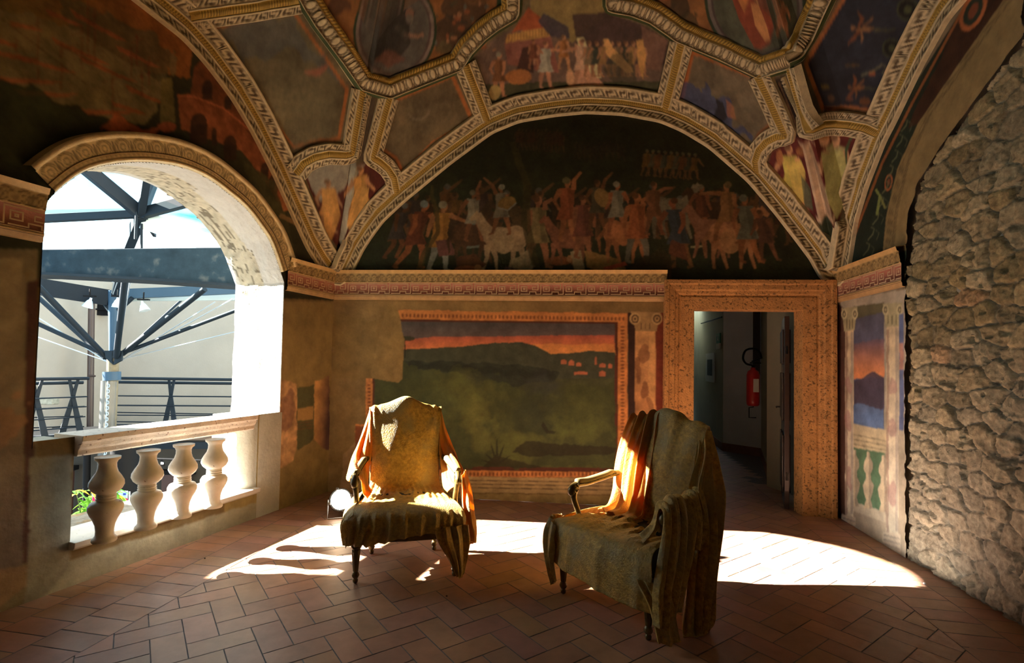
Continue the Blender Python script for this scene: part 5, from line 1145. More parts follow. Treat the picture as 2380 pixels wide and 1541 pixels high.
def treecol():
    Y = 8.4; r = empty('branching_column', P(258, 1030, Y), 0, 'steel tree column with struts fanning out under the glass roof', 'column')
    x0 = P(263, 835, Y)
    under(r, MB().tube([Vector((x0.x, x0.y, -3.2)), Vector((x0.x, x0.y, x0.z+.02))], .085, 16).build('shaft', mat('shaft_paint', color=(.16, .13, .08), rough=.7, mott=.4, mscale=7)))
    M_PLEX = mat('clear_sleeve', color=(.16, .16, .155), rough=.25, alpha=.5)
    under(r, MB().tube([Vector((x0.x-.03, x0.y-.02, -3.1)), Vector((x0.x-.03, x0.y-.02, P(0, 880, Y).z))], .115, 18).build('clear_sleeve', M_PLEX, smooth=True))
    under(r, MB().tube([P(260, 884, Y)+Vector((0, 0, 0)), P(260, 864, Y)], .125, 20).build('collar', M_STEELB, smooth=True))
    chain = MB(); q = P(254, 882, Y)
    for k in range(46):
        c = q+Vector((.07+.02*(k % 2), -.125, -.05-.045*k))
        chain.tube([c+Vector((.016*math.cos(a)*(1 if k % 2 else .3), -.004, .028*math.sin(a))) for a in np.linspace(0, 2*math.pi, 9)], .006, 5)
    under(r, chain.build('chain', M_ZINC))
    under(r, MB().tube([x0, P(266, 676, Y)], [.06, .085], 14).build('trunk', M_STEELB, smooth=True))
    for (a, b, w) in (((270, 830, Y-.1), (292, 640, Y-1.2), .045), ((245, 828, Y), (78, 655, Y-1.0), .045), ((245, 832, Y), (60, 665, Y+.4), .04), ((240, 822, Y), (50, 735, Y-.3), .035), ((285, 822, Y), (476, 672, Y-.6), .045), ((285, 822, Y), (430, 690, Y+1.2), .022), ((292, 818, Y), (560, 717, Y-.4), .03)):
        under(r, MB().tube([P(*a), P(*b)], w, 10).build('strut', M_STEEL, smooth=True))
    for (a, b) in (((246, 838, Y), (60, 720, Y)), ((248, 840, Y), (50, 770, Y)), ((282, 838, Y), (500, 702, Y)), ((284, 838, Y), (540, 695, Y)), ((280, 836, Y), (560, 768, Y)), ((272, 830, Y), (303, 650, Y-1)), ((262, 830, Y), (250, 700, Y))):
        under(r, MB().tube([P(*a), P(*b)], .009, 6).build('tie_rod', M_ZINC))
    for x in (252, 274):
        under(r, MB().prism([P(x-9, 815, Y-.1), P(x+9, 815, Y-.1), P(x+7, 838, Y-.1), P(263, 848, Y-.1), P(x-7, 832, Y-.1)], (0, 0, 0), (0, .04, 0)).build('gusset', M_STEEL))
    # ring beams at the top
    under(r, MB().bar(P(20, 655, Y-.7), P(252, 692, Y), .1, .26).build('ring_beam', M_STEEL)); under(r, MB().bar(P(276, 684, Y), P(560, 672, Y+.6), .1, .16).build('ring_beam', M_STEELB))
    under(r, MB().bar(P(255, 692, Y), P(590, 690, Y+.9), .06, .12).build('ring_beam', mat('pale_beam', color=(.32, .4, .42), rough=.5)))
    for (a, b) in (((232, 690, Y), (258, 726, Y)), ((244, 690, Y), (262, 722, Y)), ((308, 692, Y), (276, 722, Y)), ((265, 690, Y), (283, 640, Y-.6)), ((262, 690, Y), (275, 640, Y-.4))):
        under(r, MB().tube([P(*a), P(*b)], .035, 8).build('brace', M_STEEL))
treecol()
def spotlight(x, y, Y, tilt, lab, s=1.):
    c = P(x, y, Y); r = empty('spotlight', c, 0, lab, 'spotlight', 'reflector lamps under the roof frame')
    R = Matrix.Rotation(tilt, 3, 'Y')
    k = s
    MB().lathe([(.0, .06*k), (.014*k, .058*k), (.016*k, .03*k), (.03*k, .015*k), (.052*k, -.04*k), (.062*k, -.07*k), (.055*k, -.072*k), (.0, -.05*k)], n=16, R=R).build('reflector', mat('lamp_glass', color=(.62, .72, .78), rough=.2, metal=.4), r, smooth=True)
    MB().box((0, 0, .075*k), (.15*k, .03*k, .018*k)).build('bracket', M_BLACK, r)
    MB().tube([Vector((0, 0, .08*k)), Vector((0, 0, .17*k))], .008*k).build('stem', M_BLACK, r)
for (x, y, t, l) in ((208, 702, .35, 'silvery reflector lamp under the frame, leftmost, beside the brown pipe'), (273, 702, .05, 'silvery reflector lamp hanging in front of the column trunk'), (333, 710, -.35, 'silvery reflector lamp to the right of the column trunk')):
    spotlight(x, y, 8.1, t, l, 1.25)
tag(MB().tube([P(213, 688, 10.2), P(209, 1010, 10.2)], px_len(6.5, 10.2), 12).tube([P(206, 874, 10.15), P(221, 874, 10.15)], .02).build('downpipe', M_PIPE, smooth=True), 'brown vertical downpipe on the pale courtyard wall left of the column', 'downpipe')
def vent():
    r = empty('vent', P(238, 719, 10.7), 0, 'black square vent opening high on the courtyard wall behind the column', 'vent')
    under(r, MB().box(P(238, 719, 10.75), (.30, .12, .26)).build('opening', M_BLACK))
    under(r, MB().box(P(238, 719, 10.68), (.33, .05, .03)).build('slat', M_BLACK))
vent()
def patch(x, y, w, h, lab):
    c = P(x, y, 9.2); tag(MB().box(c, (w, .16, h)).build('stone_corbel', mat('corbel_stone', color=(.3, .28, .22), rough=.9, mott=.4, mscale=20), bevel=.02), lab, 'stone block')
patch(98, 932, .5, .12, 'rough grey stone block set in the courtyard wall behind the left railing')
# walkway and railing
def walkway():
    zt = P(400, 1003, 9.4).z
    a, b, c = P(40, 1040, 8.0), P(250, 1003, 9.0), P(620, 1003, 9.4)
    for p in (a, b, c): p.z = zt
    far = [Vector((c.x, c.y+2.2, zt)), Vector((b.x+.1, b.y+1.9, zt)), Vector((a.x-1.2, a.y+.9, zt))]
    MB().prism([a, b, c]+far, (0, 0, 0), (0, 0, -.12)).build('walkway', mat('walkway_edge', color=(.16, .12, .10), rough=.8), kind='structure')
    e = empty('walkway_beam', b, 0, 'dark steel edge beam carrying the walkway behind the column', 'beam')
    for p, q in ((a, b), (b, c)):
        for dz, w in ((.02, .10), (-.20, .12)): under(e, MB().bar(p+Vector((0, -.06, dz)), q+Vector((0, -.06, dz)), .08, w).build('channel', M_STEEL))
    return zt, a, b, c
zt, wa, wb, wc = walkway()
def railing():
    for seg, (A0, A1, lab, bars) in enumerate(((wa, wb+(wa-wb).normalized()*.35, 'dark steel railing with slanting posts left of the tree column', ((.24,), (.80,))), (wb, wc, 'dark steel railing with crossed tapering posts right of the tree column', ((.40,), (.78,))))):
        r = empty('railing', A0, 0, lab, 'railing', 'steel railings of the walkway'); d = (A1-A0).normalized(); L = (A1-A0).length
        out = Vector((d.y, -d.x, 0))
        for k, (off, z) in enumerate(((-.22, .98), (.16, .90))):
            under(r, MB().tube([A0+Vector((0, 0, z))-out*off*.6, A1+Vector((0, 0, z))-out*off*.6], .026, 8).build('handrail', M_STEEL, smooth=True))
        for k in range(4):
            z = .16+.17*k
            for off in (.10-.05*k, -.02-.03*k): under(r, MB().tube([A0+Vector((0, 0, z))-out*off+Vector((0, 0, .04 if off > 0 else 0)), A1+Vector((0, 0, z))-out*off], .011, 6).build('rail_rod', M_STEEL))
        for (t,) in (bars if seg == 0 else ((.38,), (.80,))):
            p = A0+d*L*t
            for s in (-1, 1):
                q0 = p+Vector((0, 0, -.2))+d*.16*s+out*.06*s; q1 = p+Vector((0, 0, .95))-d*.05*s-out*.02*s
                mb = MB(); x = d*.055; v = [q0-x, q0+x, q1+x*.35, q1-x*.35]; mb.prism(v, (0, 0, 0), out*.02)
                po = under(r, mb.build('post', M_STEEL))
railing()
# lower court behind the balusters: shaded wall, doorway, black column
lo = 9.9
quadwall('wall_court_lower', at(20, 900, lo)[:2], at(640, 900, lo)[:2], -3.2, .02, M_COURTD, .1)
def lowdoor(x0, x1, y0, m, lab):
    a = P(x0, y0, lo-.1); b = P(x1, y0, lo-.1); r = empty('doorway', Vector((a.x, a.y, -3.2)), 0, lab, 'door')
    w = b.x-a.x; under(r, MB().box(((a.x+b.x)/2, lo-.16, (a.z-3.2)/2), (w, .08, a.z+3.2)).build('door_leaf', m)); under(r, MB().box(((a.x+b.x)/2, lo-.17, a.z+.04), (w+.14, .12, .08)).build('lintel', M_BLACK))
lowdoor(384, 448, 1100, mat('brown_door', color=(.05, .02, .015), rough=.5), 'dark brown door in the shaded lower courtyard between the third and fourth balusters')
lowdoor(168, 176, 1090, mat('brown_door'), 'narrow dark brown door at the left edge of the lower courtyard')
tag(MB().tube([P(292, 1300, 8.0)+Vector((0, 0, -1)), P(292, 1000, 8.0)], .19, 16).build('round_column', M_BLACK, smooth=True), 'thick black round column in the lower courtyard between the first and second balusters', 'column')
tag(MB().tube([P(203, 1300, 8.3)+Vector((0, 0, -1)), P(203, 1010, 8.3)], .05, 12).build('round_post', M_BLACK, smooth=True), 'slim black post in the lower courtyard behind the green branches', 'post')
def tracklight():
    r = empty('track_light', P(376, 1068, 7.6), 0, 'small black spotlight hanging from a thin black rail between the second and third balusters', 'track light')
    under(r, MB().tube([P(355, 1066, 7.6), P(520, 1072, 7.6)], .014, 6).build('track', M_BLACK)); under(r, MB().tube([P(376, 1067, 7.6), P(376, 1074, 7.6), P(379, 1080, 7.55)], [.01, .018, .03], 10).build('lamp_head', M_BLACK))
    under(r, MB().ball(P(377.5, 1077, 7.5), .016).build('bulb', mat('lit_bulb', color=(1, 1, 1), emit=(1, .95, .85), estr=5)))
tracklight()
def poster():
    Y = 5.6; r = empty('poster_stand', P(296, 1180, Y), 0, 'pink advertising panel with a pale blue head strip leaning behind the first baluster', 'poster')
    def q(x0, y0, x1, y1, m, nm, dy, rot=.04):
        o = MB().prism([P(x0+(y1-y0)*0, y0, Y-dy), P(x1, y0+(x1-x0)*.05, Y-dy), P(x1-(y1-y0)*rot*2, y1+(x1-x0)*.05, Y-dy), P(x0-(y1-y0)*rot*2, y1, Y-dy)], (0, 0, 0), (0, .006, 0)).build(nm, m); return under(r, o)
    q(214, 1137, 297, 1212, M_ZINC, 'board', 0); q(215, 1139, 296, 1153, mat('pale_blue', color=(.35, .6, .85), rough=.6), 'head_strip', .008)
    q(215, 1155, 296, 1206, mat('hot_pink', color=(.62, .01, .12), rough=.6), 'panel', .008); q(286, 1146, 292, 1151, mat('flag_blue', color=(.02, .05, .35), rough=.6), 'flag', .016)
    q(262, 1158, 280, 1163, mat('mid_blue', color=(.05, .15, .6), rough=.6), 'blue_shape', .014); q(264, 1166, 276, 1172, mat('sun_yellow', color=(.9, .55, .05), rough=.6), 'yellow_shape', .014)
    mw = mat('white_letter', color=(.9, .9, .9), rough=.6)
    for (cx, a0, a1, nm) in ((288, .5, 5.8, 'letter'), (276, 0, 6.28, 'letter')):
        under(r, MB().tube([P(cx+4.3*math.cos(a), 1170+4.3*math.sin(a), Y-.02) for a in np.linspace(a0, a1, 16)], .006, 6).build(nm, mw))
    under(r, MB().tube([P(301, 1143, Y), P(301, 1215, Y+.1)], .008).build('stand_leg', M_ZINC))
poster()
M_LEAF = mat('green_leaf', color=(.09, .26, .02), rough=.45, mott=.4, mscale=30, sub=.35); M_LEAFY = mat('yellow_leaf', color=(.75, .42, .03), rough=.5, sub=.35)
def leaf(mb, p, d, L, w, droop=.3):
    d = d.normalized(); s = d.cross(Vector((0, 0, 1))).normalized(); up = s.cross(d); n = 5; V = []
    for i in range(n+1):
        t = i/n; c = p+d*L*t+Vector((0, 0, -droop*L*t*t)); ww = w*math.sin(math.pi*min(.98, t*.95+.05))**.8; V += [c-s*ww+up*ww*.3, c, c+s*ww+up*ww*.3]
    mb.add(V, [(3*i+a, 3*i+a+1, 3*i+a+4, 3*i+a+3) for i in range(n) for a in (0, 1)])
def plant(pts, Y, lab, n, seed, yl):
    rr = random.Random(seed); base = P(*pts[0], Y); r = empty('leafy_shrub', base, 0, lab, 'shrub', 'shrubs growing up in the courtyard')
    st = MB(); lf = MB(); ly = MB()
    for k, e in enumerate(pts[1:]):
        q = P(*e, Y+rr.uniform(-.2, .2)); c = [base, base.lerp(q, .5)+Vector((0, 0, .05)), q]; pp = [Vector(v) for v in catmull([tuple(v) for v in c], 10)]
        st.tube(pp, [.008*(1-.07*i) for i in range(10)], 6)
        for i in range(2, 10):
            for j in range(n):
                a = rr.uniform(0, 6.28); dr = Vector((math.cos(a), .5*math.sin(a), rr.uniform(-.5, .4)))
                leaf(ly if rr.random() < yl else lf, pp[i], dr, rr.uniform(.10, .17), rr.uniform(.016, .026), rr.uniform(.1, .7))
    under(r, st.build('stem', mat('stem_green', color=(.08, .12, .03), rough=.6))); f = under(r, lf.build('foliage', M_LEAF, smooth=True)); f['kind'] = 'stuff'
    y = under(r, ly.build('yellow_foliage', M_LEAFY, smooth=True)); y['kind'] = 'stuff'; y['label'] = 'yellowing leaves'
plant([(196, 1260), (176, 1140), (212, 1142), (172, 1195), (222, 1168), (200, 1180)], 5.0, 'long-leaved green shrub with a few yellow leaves left of the first baluster', 2, 3, .12)
plant([(285, 1225), (262, 1135), (275, 1168), (305, 1178), (266, 1188), (296, 1192)], 5.35, 'bushy green shrub with yellow tips between the first and second balusters', 3, 5, .25)
# ================================================================== ARMCHAIRS AND THE VELVET THROWN OVER THEM
M_GILT = mat('aged_gilt_wood', color=(.16, .10, .028), rough=.38, metal=.35, mott=.5, mscale=18, bump=.2, bscale=60, coat=.2)
M_SEAT = mat('dark_upholstery', color=(.03, .028, .02), rough=.8, mott=.3, mscale=12, sheen=.2)
M_NAIL = mat('dark_nail', color=(.10, .07, .03), rough=.3, metal=.9)
def leg_prof(h): return [(.009, 0), (.016, .006), (.018, .02), (.012, .03), (.021, .04), (.025, .052), (.02, .066), (.014, .074), (.018, .078), (.030, h*.72), (.031, h*.78), (.024, h*.8), (.034, h*.835), (.036, h*.87), (.028, h*.9), (.03, h*.92), (.036, h*.94), (.036, h)]
def flute(h):
    def f(r, z, a):
        return r*(1-.13*(.5+.5*math.cos(8*a))) if .078 <= z <= h*.78 else r
    return f
def make_chair(loc, rz, label):
    r = empty('armchair', loc, rz, label, 'armchair'); H = .275
    for x, y in ((-.325, 0), (.325, 0), (-.235, .50), (.235, .50)):
        MB().lathe(leg_prof(H), (x, y, 0), 32, flute=flute(H)).build('leg', M_GILT, r, smooth=True)
    out = [(-.345, -.02), (-.2, -.045), (0, -.055), (.2, -.045), (.345, -.02), (.335, .1), (.26, .52), (-.26, .52), (-.335, .1)]
    o = MB().prism([(x, y, H-.01) for x, y in out], (0, 0, 0), (0, 0, .075)).build('seat_rail', M_GILT, r, bevel=.008)
    nl = MB(); pth = resample(np.array([(x*1.012, y-.004, 0.) for x, y in out+out[:1]]), .017)[0]
    for q in pth: nl.ball((q[0], q[1], H+.057), .0055, 6, 4)
    nl.build('nail_trim', M_NAIL, r, smooth=True)
    # cushion: domed
    n = 26; V = []; F = []
    for i in range(n):
        for j in range(n):
            a = -1+2*i/(n-1); b = j/(n-1); w = .335*(1-.2*b); dome = (1-abs(a)**6)*(1-abs(2*b-1)**6)
            V.append((a*w, -.035+b*.545-.018*(1-a*a)*(1-b), H+.065+.13*dome**.5+.025*math.cos(a*1.4)*math.sin(math.pi*b)))
    for i in range(n-1):
        for j in range(n-1): F.append((i*n+j, (i+1)*n+j, (i+1)*n+j+1, i*n+j+1))
    meshobj('seat', V, F, M_SEAT, r, smooth=True)
    # back: padded panel with shaped top, in a frame
    bo = lambda x, z: .495+(z-.40)*.17-.025*(1-(x/.27)**2)
    top = lambda x: 1.03+.085*max(0, 1-abs(x)/.2)**.8+.01
    V = []; F = []; nx, nz_ = 25, 26
    for i in range(nx):
        x = -.25+.5*i/(nx-1)
        for j in range(nz_):
            z = .40+(top(x)-.40-.03)*j/(nz_-1); V.append((x, bo(x, z), z))
    m_ = len(V); V += [(x, y+.06, z) for x, y, z in V]
    for i in range(nx-1):
        for j in range(nz_-1):
            a = i*nz_+j; F += [(a, a+nz_, a+nz_+1, a+1), (m_+a, m_+a+1, m_+a+nz_+1, m_+a+nz_)]
    for i in range(nx-1): F += [(i*nz_, m_+i*nz_, m_+(i+1)*nz_, (i+1)*nz_), (i*nz_+nz_-1, (i+1)*nz_+nz_-1, m_+(i+1)*nz_+nz_-1, m_+i*nz_+nz_-1)]
    for j in range(nz_-1): F += [(j, j+1, m_+j+1, m_+j), ((nx-1)*nz_+j, m_+(nx-1)*nz_+j, m_+(nx-1)*nz_+j+1, (nx-1)*nz_+j+1)]
    bk = meshobj('backrest', V, F, M_SEAT, r)
    fr = MB(); pts = [(-.235, .505, .30), (-.24, .52, .42), (-.25, .56, .7), (-.25, .61, 1.0), (-.248, .62, 1.04)]
    fr.tube(catmull(pts, 16), .02, 10); fr.tube([(-x, y, z) for x, y, z in catmull(pts, 16)], .02, 10)
    fr.tube([(x, bo(x, top(x))+.03, top(x)-.005) for x in np.linspace(-.25, .25, 31)], .021, 10)
    fr.build('back_frame', M_GILT, r, smooth=True)
    for s in (-1, 1):
        P_ = catmull([(s*.262, .545, .70), (s*.29, .46, .715), (s*.325, .33, .685), (s*.345, .22, .665), (s*.35, .14, .665), (s*.352, .10, .65), (s*.352, .085, .625), (s*.352, .10, .608), (s*.352, .118, .612)], 40)
        rad = np.interp(np.linspace(0, 1, 40), [0, .3, .6, .75, .9, 1], [.020, .019, .022, .026, .022, .012])
        arm = MB().tube([tuple(q) for q in P_], list(rad), 12)
        sp = catmull([(s*.350, .125, .655), (s*.345, .10, .59), (s*.338, .13, .50), (s*.345, .165, .42), (s*.34, .15, .33)], 24)
        arm.tube([tuple(q) for q in sp], list(np.interp(np.linspace(0, 1, 24), [0, .3, .6, 1], [.026, .019, .018, .028])), 12)
        for sd_ in (-1, 1): arm.tube([(s*.352+sd_*.024, .105+.020*math.cos(a)*(1-a/14), .632+.020*math.sin(a)*(1-a/14)) for a in np.linspace(0, 9, 26)], .0055, 6)
        a_o = arm.build('armrest', M_GILT, r, smooth=True)
        pd = MB().tube([tuple(q+np.array([0, 0, .014])) for q in P_[6:22]], [.012]+[.024]*14+[.012], 12).build('arm_pad', mat('arm_velvet', color=(.20, .15, .06), rough=.7, sheen=.5), a_o, smooth=True)
        for k in (-1, 1):
            nm = MB()
            for q in resample(P_[6:22], .009)[0]: nm.ball((q[0]+k*.0215, q[1], q[2]+.006), .0048, 6, 4)
            nm.build('nail_trim', M_NAIL, a_o, smooth=True)
    return r
# cloth ------------------------------------------------------------
def loft(rows, nu, nv, disp=None):
    """rows of control points (x, y, z) -> dense smooth sheet; disp(u, v) gives offset along the normal"""
    A_ = np.array([catmull(np.array(r_, float), nu) for r_ in rows]); B = np.stack([catmull(A_[:, i], nv) for i in range(nu)], 1)
    du = np.gradient(B, axis=1); dv = np.gradient(B, axis=0); N = np.cross(du, dv); N /= np.linalg.norm(N, axis=2)[..., None]+1e-9
    u, v = np.meshgrid(np.linspace(0, 1, nu), np.linspace(0, 1, nv))
    if disp is not None: B = B+N*disp(u, v)[..., None]
    return B
def folds(u, v, f, amp, seed, warp=.35, sharp=1.6):
    ph = u*f*2*math.pi+warp*6*(fbm(u*3+seed, v*2.2, seed, 3)-.5)+seed
    s = np.sin(ph)+.45*np.sin(ph*1.9+2+v*3)
    return amp*np.sign(s)*np.abs(s/1.2)**sharp*(.5+fbm(u*4, v*3, seed+5, 2))
def wrink(u, v, amp, sc, seed): 
    q = fbm(u*sc, v*sc, seed, 4); return amp*(1-np.abs(2*q-1)*2.2)
M_VELV = mat('old_gold_velvet', color=(.62, .39, .085), rough=.45, mott=.55, mscale=38, bump=.8, bscale=110, sheen=.9, sub=.12, subcol=(.95, .42, .04), mott2=((.38, .32, .15), 5.5, .44, .25))
M_VELW = mat('backlit_velvet', color=(.58, .33, .06), rough=.5, mott=.35, mscale=9, bump=.6, bscale=110, sheen=.8, sub=.36, subcol=(.95, .36, .025), mott2=((.3, .24, .12), 6, .46, .25))
def cloth(name, sheets, root, label, group=None, thin=()):
    V = []; F = []; o = 0; mi = []
    for B in sheets:
        nv, nu, _ = B.shape; V.append(B.reshape(-1, 3)); F.append(gridfaces(nv, nu)+o); o += nv*nu; mi += [1 if len(V)-1 in thin else 0]*((nv-1)*(nu-1))
    c = meshobj(name, np.vstack(V), np.vstack(F), M_VELV, smooth=True); c.data.materials.append(M_VELW); c.data.polygons.foreach_set('material_index', np.array(mi, np.int32))
    c.location = root.location; c.rotation_euler = root.rotation_euler
    so_ = c.modifiers.new('thickness', 'SOLIDIFY'); so_.thickness = .0035; so_.offset = 1
    return tag(c, label, 'throw', group)
ch1 = make_chair((-.5615, 3.446, 0), math.atan2(.134, .623), 'gilded armchair nearest the balustrade, facing the viewer under gold velvet')
def drape1():
    S = []
    ed = lambda u, v: np.clip(np.minimum(u, 1-u)*7, .15, 1)
    def d0(u, v):   # back, seat and front skirt in one sheet
        back = v < .45; sk = np.clip((v-.80)/.12, 0, 1); seat = np.clip(1-abs(v-.62)/.16, 0, 1)
        ten = np.exp(-((u-.04)/.10)**2)+np.exp(-((u-.95)/.10)**2)
        return .004*(fbm(u*3, v*5, 2, 3)-.5)+.014*ten*np.sin(u*60+v*4)*np.clip(1-v/.5, 0, 1)*.5+seat*(wrink(u+.3*v, v*1.3, .012, 7, 6)+.004*np.sin(90*np.sqrt((u-.5)**2+(v-.56)**2)))+sk*(folds(u, v, 8.5, .017, 4)+.008*np.sin(u*9))
    S.append(loft([
        [(-.27, .68, .93), (-.14, .68, .96), (0, .68, 1.0), (.14, .68, .96), (.27, .68, .93)],
        [(-.28, .655, 1.07), (-.14, .66, 1.10), (0, .66, 1.15), (.14, .66, 1.10), (.28, .655, 1.07)],
        [(-.282, .615, 1.078), (-.14, .60, 1.112), (0, .59, 1.158), (.13, .60, 1.108), (.282, .615, 1.078)],
        [(-.272, .575, .98), (-.13, .555, .99), (0, .545, 1.0), (.13, .555, .99), (.272, .575, .98)],
        [(-.255, .54, .84), (-.12, .50, .84), (0, .49, .84), (.12, .50, .84), (.255, .54, .84)],
        [(-.25, .51, .68), (-.12, .47, .68), (0, .46, .68), (.12, .47, .68), (.25, .51, .68)],
        [(-.26, .47, .54), (-.12, .435, .53), (0, .43, .53), (.12, .435, .53), (.26, .47, .54)],
        [(-.28, .41, .49), (-.14, .37, .495), (0, .36, .50), (.14, .37, .495), (.28, .41, .49)],
        [(-.31, .22, .485), (-.16, .2, .505), (0, .19, .51), (.16, .2, .505), (.31, .22, .485)],
        [(-.345, .04, .48), (-.18, .01, .495), (0, .0, .50), (.18, .01, .495), (.345, .04, .48)],
        [(-.385, -.06, .43), (-.2, -.085, .45), (0, -.095, .455), (.2, -.085, .45), (.385, -.06, .43)],
        [(-.395, -.075, .36), (-.2, -.105, .37), (0, -.115, .375), (.2, -.105, .37), (.395, -.075, .36)],
        [(-.385, -.07, .265), (-.25, -.095, .262), (0, -.11, .315), (.2, -.10, .325), (.385, -.07, .27)]], 170, 260, d0))
    # left side of the seat, gathered round the corner
    S.append(loft([[(-.30, .40, .50), (-.32, .22, .50), (-.345, .04, .48), (-.35, -.05, .455)], [(-.37, .42, .44), (-.39, .24, .45), (-.40, .06, .43), (-.392, -.06, .42)], [(-.385, .42, .36), (-.405, .24, .36), (-.415, .06, .35), (-.400, -.065, .35)], [(-.375, .40, .29), (-.39, .24, .28), (-.405, .06, .26), (-.39, -.07, .25)]], 90, 60, lambda u, v: folds(u, v, 5, .012, 9)*np.clip(v*2, 0, 1)))
    # left wing from the top corner over the arm
    S.append(loft([[(-.272, .60, 1.062), (-.278, .63, 1.066), (-.28, .67, 1.05)],
                   [(-.262, .56, .93), (-.30, .585, .93), (-.31, .66, .92)],
                   [(-.255, .53, .82), (-.335, .55, .82), (-.345, .65, .80)],
                   [(-.255, .49, .73), (-.36, .47, .755), (-.39, .60, .70)],
                   [(-.27, .43, .63), (-.365, .38, .72), (-.415, .50, .62)],
                   [(-.275, .36, .54), (-.355, .26, .705), (-.415, .34, .60)],
                   [(-.29, .29, .50), (-.34, .17, .69), (-.395, .24, .60)]], 70, 110, lambda u, v: folds(u, v, 2.4, .016, 12)*np.clip(v*3, 0, 1)*np.clip((1-v)*4+.3, 0, 1)+np.clip((v-.7)*3, 0, 1)*.007*np.sin(v*120)))
    # inside of the left arm, falling to the seat
    S.append(loft([[(-.355, .42, .72), (-.352, .30, .705), (-.35, .19, .70)], [(-.30, .40, .66), (-.305, .28, .64), (-.315, .18, .63)], [(-.285, .38, .56), (-.28, .26, .55), (-.30, .16, .54)], [(-.25, .34, .50), (-.25, .22, .51), (-.27, .12, .505)]], 60, 70, lambda u, v: folds(u, v, 3.2, .012, 15)))
    # right wing: over the arm and down outside
    S.append(loft([[(.280, .67, 1.05), (.278, .63, 1.066), (.272, .60, 1.062)],
                   [(.315, .66, .92), (.295, .59, .93), (.262, .56, .93)],
                   [(.345, .64, .80), (.33, .55, .82), (.255, .53, .82)],
                   [(.385, .58, .70), (.36, .46, .755), (.262, .47, .72)],
                   [(.415, .47, .60), (.365, .36, .73), (.275, .40, .62)],
                   [(.435, .36, .50), (.375, .24, .715), (.28, .30, .53)],
                   [(.445, .26, .42), (.385, .14, .68), (.30, .2, .51)]], 80, 130, lambda u, v: folds(u, v, 2.6, .016, 22)*np.clip(v*3, 0, 1)))
    S.append(loft([[(.43, .52, .64), (.435, .40, .56), (.42, .25, .66), (.40, .12, .68), (.37, .06, .66)],
                   [(.44, .50, .50), (.45, .36, .46), (.44, .22, .54), (.42, .08, .54), (.38, .03, .54)],
                   [(.45, .46, .38), (.46, .32, .36), (.45, .18, .40), (.43, .03, .42), (.38, -.03, .44)],
                   [(.45, .42, .28), (.465, .28, .25), (.46, .14, .26), (.44, 0, .30), (.40, -.06, .34)],
                   [(.45, .36, .20), (.465, .24, .13), (.455, .12, .17), (.44, .0, .22), (.41, -.06, .26)]], 130, 110, lambda u, v: folds(u, v, 5.0, .022, 31)*np.clip(v*2.5+.2, 0, 1)))
    # tail hanging in front of the right leg
    S.append(loft([[(.16, -.11, .37), (.27, -.12, .37), (.40, -.085, .37)], [(.20, -.12, .27), (.30, -.13, .26), (.41, -.085, .26)], [(.26, -.12, .17), (.33, -.13, .16), (.40, -.085, .17)], [(.30, -.11, .09), (.345, -.12, .07), (.385, -.08, .09)], [(.325, -.10, .04), (.35, -.11, .03), (.375, -.08, .045)]], 80, 80, lambda u, v: folds(u, v, 3.3, .016, 41, sharp=1.2)*(1-.5*v)))
    cloth('velvet_throw', S, ch1, 'gold velvet throw covering the back, seat and right side of the chair nearest the balustrade', thin=(2, 3, 4, 5))
drape1()
ch2 = make_chair((.6555, 3.0215, 0), math.atan2(-.533, .384), 'gilded armchair turned sideways in front of the doorway, one bare gold arm showing')
